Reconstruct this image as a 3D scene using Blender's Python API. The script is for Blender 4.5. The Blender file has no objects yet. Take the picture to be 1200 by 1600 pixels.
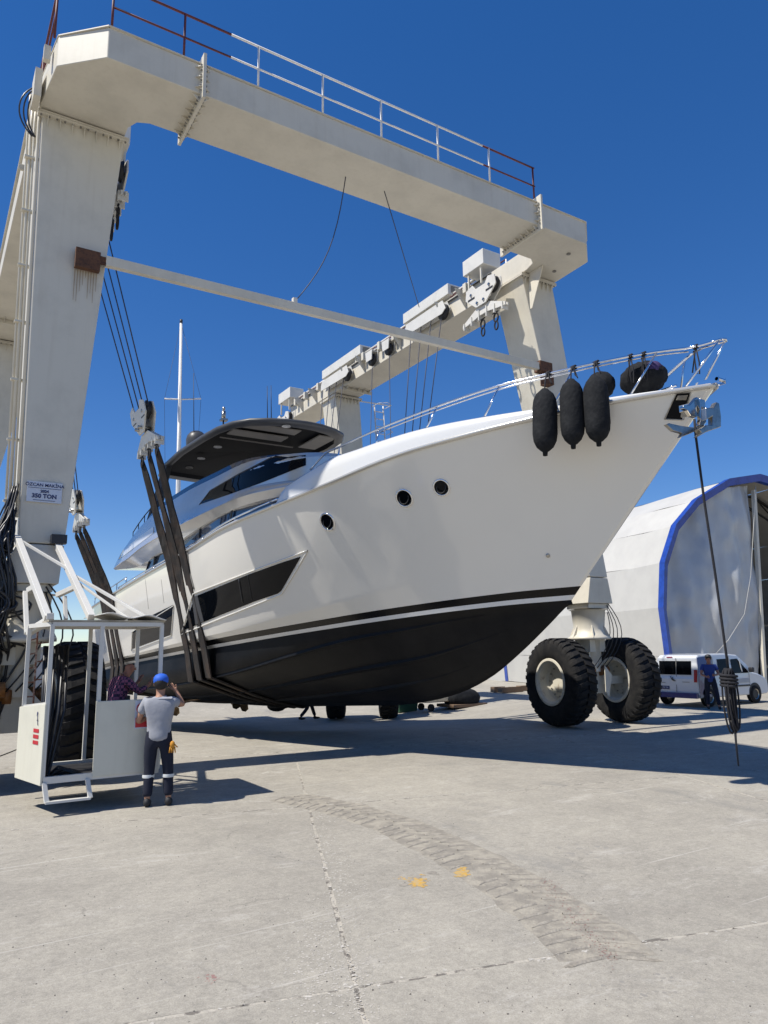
import bpy, bmesh, math, random
from mathutils import Vector, Matrix, noise
from mathutils.bvhtree import BVHTree
random.seed(7)
S = bpy.context.scene
R = math.radians

# ------------------------------------------------------------------ camera
EYE = Vector((0, 0, 2.19)); FOC = 1148.6; YAW = R(32.13); PITCH = R(10.5); ROLL = .0153
FW = Vector((math.sin(YAW)*math.cos(PITCH), math.cos(YAW)*math.cos(PITCH), math.sin(PITCH)))
RT0 = Vector((math.cos(YAW), -math.sin(YAW), 0)); UP0 = RT0.cross(FW)
RT = RT0*math.cos(ROLL) - UP0*math.sin(ROLL); UP = UP0*math.cos(ROLL) + RT0*math.sin(ROLL)
cd = bpy.data.cameras.new('camera'); cam = bpy.data.objects.new('camera', cd); S.collection.objects.link(cam)
cd.sensor_fit = 'VERTICAL'; cd.sensor_height = 24; cd.lens = FOC/1600*24; cd.clip_end = 3000; cd.clip_start = .05
m3 = Matrix((RT, UP, -FW)).transposed(); cam.matrix_world = Matrix.Translation(EYE) @ m3.to_4x4()
S.camera = cam

# ------------------------------------------------------------------ sky, sun, exposure
CX, CY = .65, -.085          # shadow displacement per metre of height
sd = Vector((-CX, -CY, 1)).normalized(); SUN_EL = math.asin(sd.z); SUN_AZ = math.atan2(sd.x, sd.y)
w = bpy.data.worlds.new('World'); S.world = w; w.use_nodes = True
nt = w.node_tree; bg = nt.nodes['Background']; sky = nt.nodes.new('ShaderNodeTexSky')
sky.sky_type = 'NISHITA'; sky.sun_disc = False; sky.sun_elevation = SUN_EL; sky.sun_rotation = SUN_AZ
sky.altitude = 0; sky.air_density = .7; sky.dust_density = 0; sky.ozone_density = 1.8
hs = nt.nodes.new('ShaderNodeHueSaturation'); hs.inputs['Saturation'].default_value = 1.56; hs.inputs['Hue'].default_value = .513
gm = nt.nodes.new('ShaderNodeGamma'); gm.inputs[1].default_value = .74; nt.links.new(sky.outputs[0], gm.inputs[0]); nt.links.new(gm.outputs[0], hs.inputs['Color']); nt.links.new(hs.outputs[0], bg.inputs[0]); bg.inputs[1].default_value = .165
sl = bpy.data.lights.new('sun', 'SUN'); sl.energy = 5.0; sl.angle = R(.53); sl.color = (1, .95, .86)
so = bpy.data.objects.new('sun', sl); S.collection.objects.link(so); so.rotation_euler = sd.to_track_quat('Z', 'Y').to_euler()
so.location = (0, 0, 40)
S.view_settings.view_transform = 'Standard'; S.view_settings.look = 'None'
S.view_settings.exposure = 0.32; S.view_settings.gamma = 1; S.view_settings.use_curve_mapping = False

# ------------------------------------------------------------------ helpers
def tag(o, label=None, cat=None, group=None, kind=None):
    if label: o['label'] = label
    if cat: o['category'] = cat
    if group: o['group'] = group
    if kind: o['kind'] = kind
    return o
def thing(name, label, cat, loc=(0, 0, 0), rz=0, group=None):
    o = bpy.data.objects.new(name, None); S.collection.objects.link(o)
    o.location = loc; o.rotation_euler = (0, 0, rz); o.empty_display_size = .2
    return tag(o, label, cat, group)
def origin(o):
    p = Vector(o.location)
    while o.parent: o = o.parent; p = p + Vector(o.location)
    return p
class MB:
    def __init__(s): s.v = []; s.f = []; s.sm = []
    def add(s, vs, fs, smooth=False):
        n = len(s.v); s.v += [Vector(v) for v in vs]; s.f += [tuple(i+n for i in f) for f in fs]; s.sm += [smooth]*len(fs)
        return s
    def box(s, x0, x1, y0, y1, z0, z1):
        return s.add([(x, y, z) for z in (z0, z1) for x, y in ((x0, y0), (x1, y0), (x1, y1), (x0, y1))],
              [(3, 2, 1, 0), (4, 5, 6, 7), (0, 1, 5, 4), (1, 2, 6, 5), (2, 3, 7, 6), (3, 0, 4, 7)])
    def hexa(s, b, t):   # bottom quad ccw from above, top quad
        return s.add(list(b)+list(t), [(3, 2, 1, 0), (4, 5, 6, 7), (0, 1, 5, 4), (1, 2, 6, 5), (2, 3, 7, 6), (3, 0, 4, 7)])
    def bar(s, a, b, w=.1, h=None, up=(0, 0, 1)):
        a, b = Vector(a), Vector(b); h = h or w; d = (b-a).normalized(); up = Vector(up)
        if abs(d.dot(up)) > .98: up = Vector((0, 1, 0))
        x = d.cross(up).normalized(); y = x.cross(d)
        q = [(-1, -1), (1, -1), (1, 1), (-1, 1)]
        return s.add([p+x*(i*w/2)+y*(j*h/2) for p in (a, b) for i, j in q],
              [(0, 1, 2, 3), (7, 6, 5, 4), (0, 4, 5, 1), (1, 5, 6, 2), (2, 6, 7, 3), (3, 7, 4, 0)])
    def tube(s, pts, r=.03, n=8, caps=True, closed=False):
        P = [Vector(p) for p in pts]; m = len(P); rs = r if isinstance(r, (list, tuple)) else [r]*m
        vs = []; ref = None
        for i, p in enumerate(P):
            d = ((P[(i+1) % m]-P[i-1]) if closed else (P[min(i+1, m-1)]-P[max(i-1, 0)])).normalized()
            if ref is None: ref = d.orthogonal().normalized()
            ref = (ref-d*ref.dot(d)); ref = ref.normalized() if ref.length > 1e-6 else d.orthogonal().normalized()
            b = d.cross(ref)
            vs += [p+(ref*math.cos(2*math.pi*k/n)+b*math.sin(2*math.pi*k/n))*rs[i] for k in range(n)]
        fs = []
        for i in range(m if closed else m-1):
            j = (i+1) % m
            fs += [(i*n+k, i*n+(k+1) % n, j*n+(k+1) % n, j*n+k) for k in range(n)]
        s.add(vs, fs, True)
        if caps and not closed:
            L = len(s.v)-m*n
            s.f += [tuple(L+k for k in range(n-1, -1, -1)), tuple(L+(m-1)*n+k for k in range(n))]; s.sm += [False]*2
        return s
    def cyl(s, a, b, r, n=16, r2=None): return s.tube([a, b], [r, r2 if r2 is not None else r], n)
    def lathe(s, prof, c, ax=(0, 0, 1), n=24, smooth=True):  # prof: (radius, height)
        ax = Vector(ax).normalized(); x = ax.orthogonal().normalized(); y = ax.cross(x); c = Vector(c)
        vs = [c+ax*h+(x*math.cos(2*math.pi*k/n)+y*math.sin(2*math.pi*k/n))*r for r, h in prof for k in range(n)]
        fs = [(i*n+k, i*n+(k+1) % n, (i+1)*n+(k+1) % n, (i+1)*n+k) for i in range(len(prof)-1) for k in range(n)]
        return s.add(vs, fs, smooth)
    def ball(s, c, r, n=16, m=10):
        rr = r if isinstance(r, (tuple, list)) else (r, r, r); c = Vector(c)
        vs = []; fs = []
        for i in range(m+1):
            t = math.pi*i/m
            for k in range(n):
                a = 2*math.pi*k/n; vs.append(c+Vector((rr[0]*math.sin(t)*math.cos(a), rr[1]*math.sin(t)*math.sin(a), rr[2]*math.cos(t))))
        fs = [(i*n+k, (i+1)*n+k, (i+1)*n+(k+1) % n, i*n+(k+1) % n) for i in range(m) for k in range(n)]
        return s.add(vs, fs, True)
    def prism(s, poly, d):  # poly in 3D extruded by vector d
        P = [Vector(p) for p in poly]; d = Vector(d); n = len(P)
        nrm = Vector((0, 0, 0))
        for i in range(n): nrm += P[i].cross(P[(i+1) % n])
        if nrm.dot(d) > 0: P.reverse()
        return s.add(P+[p+d for p in P], [tuple(range(n)), tuple(range(2*n-1, n-1, -1))]+[(i, n+i, n+(i+1) % n, (i+1) % n) for i in range(n)])
    def grid(s, G, smooth=True, flip=False):
        m, n = len(G), len(G[0])
        fs = [(i*n+j, i*n+j+1, (i+1)*n+j+1, (i+1)*n+j) for i in range(m-1) for j in range(n-1)]
        if flip: fs = [f[::-1] for f in fs]
        return s.add([p for r in G for p in r], fs, smooth)
    def build(s, name, mat, parent=None, bevel=0, solid=0, local=False, clean=False, **kw):
        me = bpy.data.meshes.new(name); o0 = Vector((0, 0, 0)) if (local or not parent) else origin(parent)
        me.from_pydata([v-o0 for v in s.v], [], s.f); me.polygons.foreach_set('use_smooth', s.sm)
        if clean:
            b = bmesh.new(); b.from_mesh(me); bmesh.ops.remove_doubles(b, verts=b.verts, dist=1e-4)
            bmesh.ops.recalc_face_normals(b, faces=b.faces); b.to_mesh(me); b.free()
        me.update(); o = bpy.data.objects.new(name, me); S.collection.objects.link(o)
        if mat: me.materials.append(mat)
        if parent: o.parent = parent
        if solid: q = o.modifiers.new('t', 'SOLIDIFY'); q.thickness = solid; q.offset = -1
        if bevel: q = o.modifiers.new('b', 'BEVEL'); q.width = bevel; q.segments = 2; q.limit_method = 'ANGLE'; q.angle_limit = R(40)
        tag(o, **kw); return o
def copy_tree(o, parent=None):
    c = o.copy(); S.collection.objects.link(c); c.parent = parent
    for ch in list(o.children): copy_tree(ch, c)
    return c
def ray(x, y): return (RT*((x-600)/FOC) - UP*((y-800)/FOC) + FW)
def atX(x, y, X): d = ray(x, y); return EYE + d*(X/d.x)
def atY(x, y, Y): d = ray(x, y); return EYE + d*(Y/d.y)
def atZ(x, y, Z=0.): d = ray(x, y); return EYE + d*((Z-EYE.z)/d.z)
def interp(T, x):
    if x <= T[0][0]: return T[0][1]
    for (a, fa), (b, fb) in zip(T, T[1:]):
        if x <= b: return fa+(fb-fa)*(x-a)/(b-a)
    return T[-1][1]
def smooth_interp(T, x):   # catmull-rom through a table
    n = len(T)
    if x <= T[0][0]: return T[0][1]
    if x >= T[-1][0]: return T[-1][1]
    i = max(k for k in range(n-1) if T[k][0] <= x)
    x0, y0 = T[i]; x1, y1 = T[i+1]; h = x1-x0; t = (x-x0)/h
    def sl(k):
        a, b = max(k-1, 0), min(k+1, n-1); return (T[b][1]-T[a][1])/(T[b][0]-T[a][0])
    m0, m1 = sl(i)*h, sl(i+1)*h
    return (2*t**3-3*t*t+1)*y0+(t**3-2*t*t+t)*m0+(-2*t**3+3*t*t)*y1+(t**3-t*t)*m1

# ------------------------------------------------------------------ materials
def mat(name, col, rough=.5, metal=0, var=.08, scale=3, col2=None, fac=(.45, .7), bump=0, bscale=40, coat=0, spec=None, streak=0, streakcol=(.25, .2, .15)):
    m = bpy.data.materials.new(name); m.use_nodes = True; N = m.node_tree.nodes; L = m.node_tree.links; b = N['Principled BSDF']
    b.inputs['Roughness'].default_value = rough; b.inputs['Metallic'].default_value = metal
    if coat: b.inputs['Coat Weight'].default_value = coat; b.inputs['Coat Roughness'].default_value = .05
    if spec is not None: b.inputs['Specular IOR Level'].default_value = spec
    tc = N.new('ShaderNodeTexCoord'); n1 = N.new('ShaderNodeTexNoise'); n1.inputs['Scale'].default_value = scale; n1.inputs['Detail'].default_value = 6; n1.inputs['Roughness'].default_value = .65
    L.new(tc.outputs['Object'], n1.inputs['Vector'])
    rp = N.new('ShaderNodeValToRGB'); c2 = col2 or tuple(c*(1-2*var) for c in col)
    rp.color_ramp.elements[0].position = fac[0]; rp.color_ramp.elements[1].position = fac[1]
    rp.color_ramp.elements[0].color = (*col, 1); rp.color_ramp.elements[1].color = (*c2, 1)
    L.new(n1.outputs['Fac'], rp.inputs['Fac']); out = rp.outputs['Color']
    if streak:
        mp = N.new('ShaderNodeMapping'); mp.inputs['Scale'].default_value = (7, 7, .45); n2 = N.new('ShaderNodeTexNoise'); n2.inputs['Scale'].default_value = 1.6; n2.inputs['Detail'].default_value = 5
        L.new(tc.outputs['Object'], mp.inputs['Vector']); L.new(mp.outputs[0], n2.inputs['Vector'])
        r2 = N.new('ShaderNodeValToRGB'); r2.color_ramp.elements[0].position = .52; r2.color_ramp.elements[1].position = .78
        r2.color_ramp.elements[0].color = (0, 0, 0, 1); r2.color_ramp.elements[1].color = (streak,)*3+(1,)
        L.new(n2.outputs['Fac'], r2.inputs['Fac']); mx = N.new('ShaderNodeMixRGB'); L.new(r2.outputs[0], mx.inputs['Fac']); L.new(out, mx.inputs[1]); mx.inputs[2].default_value = (*streakcol, 1); out = mx.outputs[0]
    L.new(out, b.inputs['Base Color'])
    if bump:
        n3 = N.new('ShaderNodeTexNoise'); n3.inputs['Scale'].default_value = bscale; n3.inputs['Detail'].default_value = 4; L.new(tc.outputs['Object'], n3.inputs['Vector'])
        bp = N.new('ShaderNodeBump'); bp.inputs['Strength'].default_value = bump; bp.inputs['Distance'].default_value = .02; L.new(n3.outputs['Fac'], bp.inputs['Height']); L.new(bp.outputs[0], b.inputs['Normal'])
    return m
M = dict(
 paint=mat('cream_paint', (.62, .58, .485), .48, var=.07, scale=1.1, streak=.16, streakcol=(.40, .33, .23), bump=.03, bscale=6),
 paintw=mat('white_paint', (.62, .605, .56), .42, var=.05, scale=2, streak=.12, streakcol=(.4, .33, .24)),
 cabpaint=mat('cab_paint', (.62, .60, .50), .5, var=.04, scale=2, streak=.12, streakcol=(.35, .3, .2)),
 rust=mat('rust', (.12, .055, .03), .9, var=.2, scale=14, col2=(.04, .022, .018), bump=.4),
 rail=mat('dark_red_rail', (.11, .022, .022), .6, var=.2, scale=8),
 railw=mat('white_rail', (.72, .70, .66), .5, scale=8),
 black=mat('black_steel', (.02, .02, .022), .55, scale=9),
 rope=mat('black_rope', (.012, .012, .016), .85, bump=.3, bscale=90),
 wire=mat('wire_rope', (.03, .035, .06), .55, scale=30),
 sling=mat('sling_webbing', (.028, .026, .025), .9, spec=.2, scale=2.2, col2=(.07, .048, .036), fac=(.45, .75), bump=.6, bscale=60, streak=.5, streakcol=(.075, .07, .065)),
 tyre=mat('tyre_rubber', (.011, .011, .012), .85, spec=.25, scale=5, col2=(.030, .028, .026), fac=(.4, .8), bump=.2, bscale=30),
 rim=mat('rim_paint', (.62, .58, .48), .5, scale=5, col2=(.25, .16, .09), fac=(.58, .75)),
 gel=mat('gelcoat', (.72, .695, .635), .14, var=.012, scale=.6, coat=.6),
 gelw=mat('gelcoat_white', (.66, .66, .65), .2, var=.01, coat=.5),
 silver=mat('silver_paint', (.58, .565, .53), .2, metal=.5, var=.03, coat=.5),
 grey=mat('grey_paint', (.06, .062, .068), .4, var=.05, spec=.3),
 antif=mat('antifouling', (.006, .0065, .008), .5, scale=1.5, col2=(.013, .013, .014), fac=(.4, .75), spec=.12),
 stripe=mat('black_stripe', (.004, .004, .005), .2, spec=.25),
 glass=mat('dark_glass', (.003, .004, .006), .03, spec=.12, var=0),
 blueglass=mat('tinted_glass', (.012, .03, .07), .05, spec=.8, var=0),
 chrome=mat('chrome', (.75, .76, .78), .09, metal=1, var=.03),
 steelw=mat('anchor_steel', (.60, .57, .52), .16, metal=1, var=.1), chromed=mat('dull_steel', (.42, .40, .36), .3, metal=1, var=.2, scale=8),
 cover=mat('black_fabric', (.012, .013, .015), .9, spec=.2, scale=9, col2=(.022, .023, .025), bump=.5, bscale=18),
 purple=mat('purple_fabric', (.05, .03, .11), .8),
 dark=mat('dark_interior', (.008, .008, .009), .7, spec=.12),
 plastic=mat('black_plastic', (.02, .02, .024), .45),
 hose=mat('rubber_hose', (.018, .018, .02), .4, spec=.6),
 orange=mat('orange_motor', (.24, .10, .025), .5, scale=10, col2=(.18, .07, .02)),
 wood=mat('roof_planks', (.40, .36, .28), .75, scale=6, col2=(.24, .2, .14)),
 tarp=mat('white_tarpaulin', (.50, .49, .455), .5, scale=.5, col2=(.43, .42, .395), fac=(.4, .7), streak=.12, streakcol=(.5, .47, .42)),
 tarpg=mat('grey_curtain', (.50, .51, .51), .35, scale=.8, col2=(.42, .43, .44), fac=(.35, .7), spec=.6),
 tarpb=mat('blue_tarpaulin', (.018, .06, .34), .35, scale=3, col2=(.01, .035, .2), spec=.6),
 van=mat('van_paint', (.60, .62, .64), .22, coat=.6, var=.01),
 vanb=mat('van_blue', (.008, .015, .14), .3, coat=.5, var=.05),
 red=mat('red_lens', (.35, .015, .02), .2, coat=.5),
 skin=mat('skin', (.38, .20, .13), .6), skin2=mat('skin_tanned', (.30, .13, .08), .6), hair=mat('hair', (.012, .01, .009), .7),
 shirt=mat('grey_shirt', (.30, .31, .345), .9, scale=12, var=.05, bump=.3, bscale=12),
 navy=mat('navy_trousers', (.006, .009, .024), .9, scale=12, bump=.3, bscale=12),
 blueshirt=mat('blue_shirt', (.02, .045, .2), .9), cap=mat('blue_cap', (.01, .10, .55), .7), refl=mat('reflective_tape', (.6, .62, .62), .4),
 glove=mat('yellow_glove', (.55, .24, .02), .8), shoe=mat('shoe', (.02, .02, .022), .7), green=mat('green_paint', (.03, .10, .05), .6),
 greywall=mat('grey_wall', (.42, .43, .44), .7, scale=.8), signp=mat('sign_plate', (.56, .60, .68), .4, var=.02), ink=mat('navy_ink', (.02, .03, .12), .5), redink=mat('red_ink', (.5, .02, .03), .5),
 yellow=mat('yellow_spray', (.50, .29, .04), .95, scale=26, col2=(.40, .30, .16), fac=(.42, .58)), pink=mat('red_chalk', (.27, .15, .135), .95, scale=20, col2=(.33, .26, .22), fac=(.48, .56)),
 pale=mat('pale_scuff', (.50, .47, .42), .95, scale=30, col2=(.40, .37, .32), fac=(.4, .6)), stain=mat('oil_stain', (.25, .235, .21), .9, scale=8, col2=(.32, .295, .245), fac=(.4, .6)), mud=mat('tyre_print', (.22, .20, .17), .95, scale=14, col2=(.33, .30, .25), fac=(.4, .65), bump=.5), bronze=mat('bronze', (.2, .13, .07), .35, metal=.8), lamp=mat('lamp_glass', (.5, .5, .5), .2), seam=mat('seam', (.2, .19, .17), .7),
 brown=mat('brown_timber', (.2, .13, .08), .85))
# plaid shirt
def plaid():
    m = mat('plaid_shirt', (.10, .03, .09), .9); N = m.node_tree.nodes; L = m.node_tree.links; b = N['Principled BSDF']
    tc = N.new('ShaderNodeTexCoord'); ck = N.new('ShaderNodeTexChecker'); ck.inputs['Scale'].default_value = 22
    ck.inputs['Color1'].default_value = (.02, .012, .04, 1); ck.inputs['Color2'].default_value = (.22, .07, .13, 1)
    L.new(tc.outputs['Object'], ck.inputs['Vector']); L.new(ck.outputs[0], b.inputs['Base Color']); return m
M['plaid'] = plaid()
def concrete():
    m = bpy.data.materials.new('yard_concrete'); m.use_nodes = True; N = m.node_tree.nodes; L = m.node_tree.links; b = N['Principled BSDF']
    geo = N.new('ShaderNodeNewGeometry'); P = geo.outputs['Position']
    def nz(sc, det=6, ro=.6, stretch=None, dist=0):
        n = N.new('ShaderNodeTexNoise'); n.inputs['Scale'].default_value = sc; n.inputs['Detail'].default_value = det; n.inputs['Roughness'].default_value = ro; n.inputs['Distortion'].default_value = dist
        if stretch:
            mp = N.new('ShaderNodeMapping'); mp.inputs['Scale'].default_value = stretch[0]; mp.inputs['Rotation'].default_value = (0, 0, stretch[1]); L.new(P, mp.inputs['Vector']); L.new(mp.outputs[0], n.inputs['Vector'])
        else: L.new(P, n.inputs['Vector'])
        return n.outputs['Fac']
    def ramp(f, a, b_, ca, cb):
        r = N.new('ShaderNodeValToRGB'); e = r.color_ramp.elements; e[0].position = a; e[1].position = b_; e[0].color = (*ca, 1); e[1].color = (*cb, 1); L.new(f, r.inputs['Fac']); return r.outputs['Color']
    def mix(f, a, c, mode='MIX', v=None):
        x = N.new('ShaderNodeMixRGB'); x.blend_type = mode
        if isinstance(f, float): x.inputs['Fac'].default_value = f
        else: L.new(f, x.inputs['Fac'])
        L.new(a, x.inputs[1])
        if isinstance(c, tuple): x.inputs[2].default_value = (*c, 1)
        else: L.new(c, x.inputs[2])
        return x.outputs[0]
    W = (1, 1, 1); B = (0, 0, 0)
    base = ramp(nz(.35, 8, .7), .35, .68, (.385, .357, .30), (.295, .273, .232))
    base = mix(1., base, ramp(nz(3.4, 12, .82), .34, .66, (1.10, 1.10, 1.10), (.86, .86, .87)), 'MULTIPLY')
    base = mix(1., base, ramp(nz(17, 8, .85), .34, .66, (1.13, 1.13, 1.13), (.80, .80, .80)), 'MULTIPLY')
    base = mix(1., base, ramp(nz(85, 5, .8), .36, .64, (1.12, 1.12, 1.12), (.82, .82, .82)), 'MULTIPLY')
    base = mix(ramp(nz(.55, 9, .75, ((1, .5, 1), R(35))), .56, .68, B, (.55, .55, .55)), base, (.19, .185, .175))          # dark stains
    base = mix(ramp(nz(.9, 12, .85, ((.7, 1.5, 1), R(-12)), .4), .55, .66, B, (.6, .6, .6)), base, (.50, .47, .42))      # pale scrapes
    for rot, off in ((R(14), 1.), (R(-66), 1.), (R(48), .8)):                                                      # long thin scratches
        base = mix(ramp(nz(1.15, 4, .5, ((.16, 9, 1), rot)), .69, .72, B, (.42*off,)*3), base, (.54, .51, .46))
    v = N.new('ShaderNodeTexVoronoi'); v.feature = 'DISTANCE_TO_EDGE'; v.inputs['Scale'].default_value = .55
    wn = N.new('ShaderNodeTexNoise'); wn.inputs['Scale'].default_value = 3; wn.inputs['Detail'].default_value = 6; L.new(P, wn.inputs['Vector'])
    ad = N.new('ShaderNodeVectorMath'); ad.operation = 'MULTIPLY_ADD'; L.new(wn.outputs['Color'], ad.inputs[0]); ad.inputs[1].default_value = (.35, .35, .35); L.new(P, ad.inputs[2]); L.new(ad.outputs[0], v.inputs['Vector'])
    crack = ramp(v.outputs['Distance'], .0, .008, W, B)
    cm = N.new('ShaderNodeMath'); cm.operation = 'MULTIPLY'; L.new(crack, cm.inputs[0]); L.new(ramp(nz(.6, 3), .52, .6, B, (.55,)*3), cm.inputs[1])
    base = mix(cm.outputs[0], base, (.17, .155, .135))
    for sc, th, c, k in ((34, .755, (.52, .50, .46), .8), (22, .77, (.06, .055, .05), .8), (75, .72, (.1, .095, .09), .5)):
        base = mix(ramp(nz(sc, 2, .5), th-.02, th, B, (k,)*3), base, c)
    L.new(base, b.inputs['Base Color']); b.inputs['Roughness'].default_value = .88; b.inputs['Specular IOR Level'].default_value = .3
    bp = N.new('ShaderNodeBump'); bp.inputs['Strength'].default_value = .5; bp.inputs['Distance'].default_value = .012
    a = N.new('ShaderNodeMath'); a.operation = 'ADD'; L.new(nz(60, 6, .8), a.inputs[0]); L.new(nz(5, 5), a.inputs[1]); L.new(a.outputs[0], bp.inputs['Height']); L.new(bp.outputs[0], b.inputs['Normal'])
    return m
M['concrete'] = concrete()
M['mortar'] = mat('crumbled_joint', (.40, .368, .31), .95, scale=7, col2=(.15, .135, .115), fac=(.50, .58), bump=.8, bscale=30)

# ------------------------------------------------------------------ ground
def gz(x, y):   # the yard falls away gently towards the far corner
    d = math.hypot(x-13.5, y-27.5); t = max(0, min(1, (11-d)/8)); t = t*t*(3-2*t); return -.55*t
mb = MB(); xs = [-900, -300, -100, -40]+[i*1.5-20 for i in range(54)]+[80, 150, 400, 900]
mb.grid([[Vector((x, y, gz(x, y)-.014)) for x in xs] for y in xs], smooth=True, flip=True)
g = mb.build('ground', M['concrete'], kind='structure')
SV = 5.75; JO = Vector((4.88, 9.90)); JA = Vector((.9685, -.249)); JV = Vector((.392, .920))
joint = MB()
for i in range(-4, 3):
    for j in range(-3, 4):
        o = JO+JA*(i*6.4)+JV*(j*SV); P = []
        c = o+JA*3.2+JV*2.9
        if c.length > 21 or min(gz(*(o+JA*(6.4*u_)+JV*(SV*v_))) for u_ in (0, .5, 1) for v_ in (0, .5, 1)) < -.004 or c.dot(Vector((FW.x, FW.y))) < -3: continue
        rr = random.Random(i*31+j)
        for k, (a, b) in enumerate(((0, 0), (1, 0), (1, 1), (0, 1))):
            a2, b2 = ((1, 0), (1, 1), (0, 1), (0, 0))[k]
            n = 60 if c.length < 13 else 16
            for t in range(n):
                u = a+(a2-a)*t/n; v = b+(b2-b)*t/n
                p = o+JA*(6.4*u)+JV*(SV*v); q = p+JO
                e = .006+.015*max(0, noise.noise(Vector((q.x*2.3, q.y*2.3, i+j*.7)))+.35)+.008*rr.random()
                p += JA*(e*(1 if u < .02 else -1 if u > .98 else 0))+JV*(1.15*e*(1 if v < .02 else -1 if v > .98 else 0)); P.append(p)
        n = len(P); cc = sum(P, Vector((0, 0)))/n
        b = MB(); b.add([(p.x, p.y, .002) for p in P]+[(p.x+(cc-p).x*.0012, p.y+(cc-p).y*.0012, .008) for p in P], [tuple(range(n, 2*n))]+[(k, (k+1) % n, n+(k+1) % n, n+k) for k in range(n)])
        so_ = b.build('concrete_slab', M['concrete'], g)
        # pale crumbled filling in the joints
for i in range(-3, 4):
    a, b = JO+JA*(i*6.4)-JV*15, JO+JA*(i*6.4)+JV*SV
    joint.add([(*(a-JA*.09), +.0045), (*(a+JA*.09), +.0045), (*(b+JA*.09), +.0045), (*(b-JA*.09), +.0045)], [(0, 1, 2, 3)])
for j in range(-3, 2):
    a, b = JO+JV*(j*SV)-JA*26, JO+JV*(j*SV)+JA*19
    joint.add([(*(a-JV*.09), +.0058), (*(a+JV*.09), +.0058), (*(b+JV*.09), +.0058), (*(b-JV*.09), +.0058)], [(3, 2, 1, 0)])
joint.build('joint_filling', M['mortar'], g, kind='stuff')
sp_ = MB(); rr = random.Random(8)
for L_, a, d, n_ in ((14, JO-JV*8, JO+JV*5, 150), (16, JO-JA*5, JO+JA*8, 110), (16, JO-JV*SV-JA*5, JO-JV*SV+JA*7, 90)):
    for k in range(n_):
        t = rr.random(); p = a.lerp(d, t)+Vector((rr.gauss(0, .035), rr.gauss(0, .035))); q = rr.uniform(.006, .03); m_ = 9
        e_ = [q*(.6+.8*noise.noise(Vector((math.cos(6.283*i/m_)*2, math.sin(6.283*i/m_)*2, k*1.7)))) for i in range(m_)]
        sp_.add([(p.x+e_[i]*1.0*math.cos(6.283*i/m_), p.y+e_[i]*math.sin(6.283*i/m_), .0088+.00001*k) for i in range(m_)], [tuple(range(m_))])
sp_.build('joint_crumbs', mat('crumbs', (.50, .47, .42), .95, scale=30, col2=(.36, .34, .30), fac=(.4, .6)), g, kind='stuff')
# tyre prints
tp = MB(); rr = random.Random(3)
A = [(450, 1246), (535, 1264), (620, 1290), (722, 1338), (820, 1395), (912, 1462), (950, 1500)]
G = [atZ(*p) for p in A]
def path(Pts, d):
    for a, b in zip(Pts, Pts[1:]):
        l = (b-a).length
        if d <= l: return a+(b-a)*(d/l), (b-a).normalized()
        d -= l
    return Pts[-1], (Pts[-1]-Pts[-2]).normalized()
for k in range(44):
    for s in (-1, 1):
        c, d = path(G, .19*k+(.09 if s > 0 else 0)+rr.uniform(-.015, .015)); n = Vector((-d.y, d.x, 0))
        if rr.random() < .08: continue
        vs = []; m = 9; L = .30*rr.uniform(.8, 1.05)
        for t in range(m+1):
            u = t/m; w_ = .034*math.sin(math.pi*(.15+.8*u))*rr.uniform(.7, 1.2)
            p = c+n*(s*(.05+L*u))+d*(.10*u*u); vs += [(p.x-d.x*w_, p.y-d.y*w_, .0100), (p.x, p.y, .026-.010*u), (p.x+d.x*w_*.6, p.y+d.y*w_*.6, .0100)]
        fs = []
        for t in range(m): fs += [(3*t, 3*t+1, 3*t+4, 3*t+3), (3*t+1, 3*t+2, 3*t+5, 3*t+4)]
        tp.add(vs, fs, True)
tp.build('tyre_print', M['mud'], g, kind='stuff')
def blot(cx, cy, r, seed, m, name, asp=1., ang=0, n=34, rough=.5):
    c = atZ(cx, cy); P = []
    for k in range(n):
        a = 2*math.pi*k/n; rad = r*(1+rough*noise.noise(Vector((math.cos(a)*2.3, math.sin(a)*2.3, seed))))*(1+.25*noise.noise(Vector((math.cos(a)*9, math.sin(a)*9, seed))))
        x, y = rad*math.cos(a)*asp, rad*math.sin(a); P.append(c+Vector((x*math.cos(ang)-y*math.sin(ang), x*math.sin(ang)+y*math.cos(ang), .0125+.0002*seed)))
    MB().add(P, [tuple(range(n))]).build(name, m, g)
def flecks(x, y, sx, sy, n, r0, m, name, along=None, z=.0088):
    b = MB(); rr = random.Random(int(x+y))
    for k in range(n):
        if along: t = rr.random(); px, py = x+(along[0]-x)*t+rr.gauss(0, sx), y+(along[1]-y)*t+rr.gauss(0, sy)
        else: px, py = rr.gauss(x, sx), rr.gauss(y, sy)
        c = atZ(px, py); q = r0*rr.uniform(.3, 1.2); m_ = 8; a0 = rr.random()*6
        b.add([(c.x+q*rr.uniform(.6, 1.2)*math.cos(a0+i*.785), c.y+q*rr.uniform(.6, 1.2)*math.sin(a0+i*.785), z+.000003*k) for i in range(m_)], [tuple(range(m_))])
    return b.build(name, m, g)
flecks(654, 1381, 6, 3.5, 130, .020, M['yellow'], 'yellow_paint_mark', z=.0105); flecks(632, 1374, 7, 2, 26, .012, M['yellow'], 'yellow_paint_mark'); flecks(721, 1364, 5, 4, 130, .020, M['yellow'], 'yellow_paint_mark', z=.0105)
flecks(845, 1375, 12, 6, 380, .007, M['pink'], 'red_paint_mark', (962, 1505), z=.0105); flecks(331, 1532, 6, 3, 26, .012, M['pink'], 'red_paint_mark')
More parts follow.
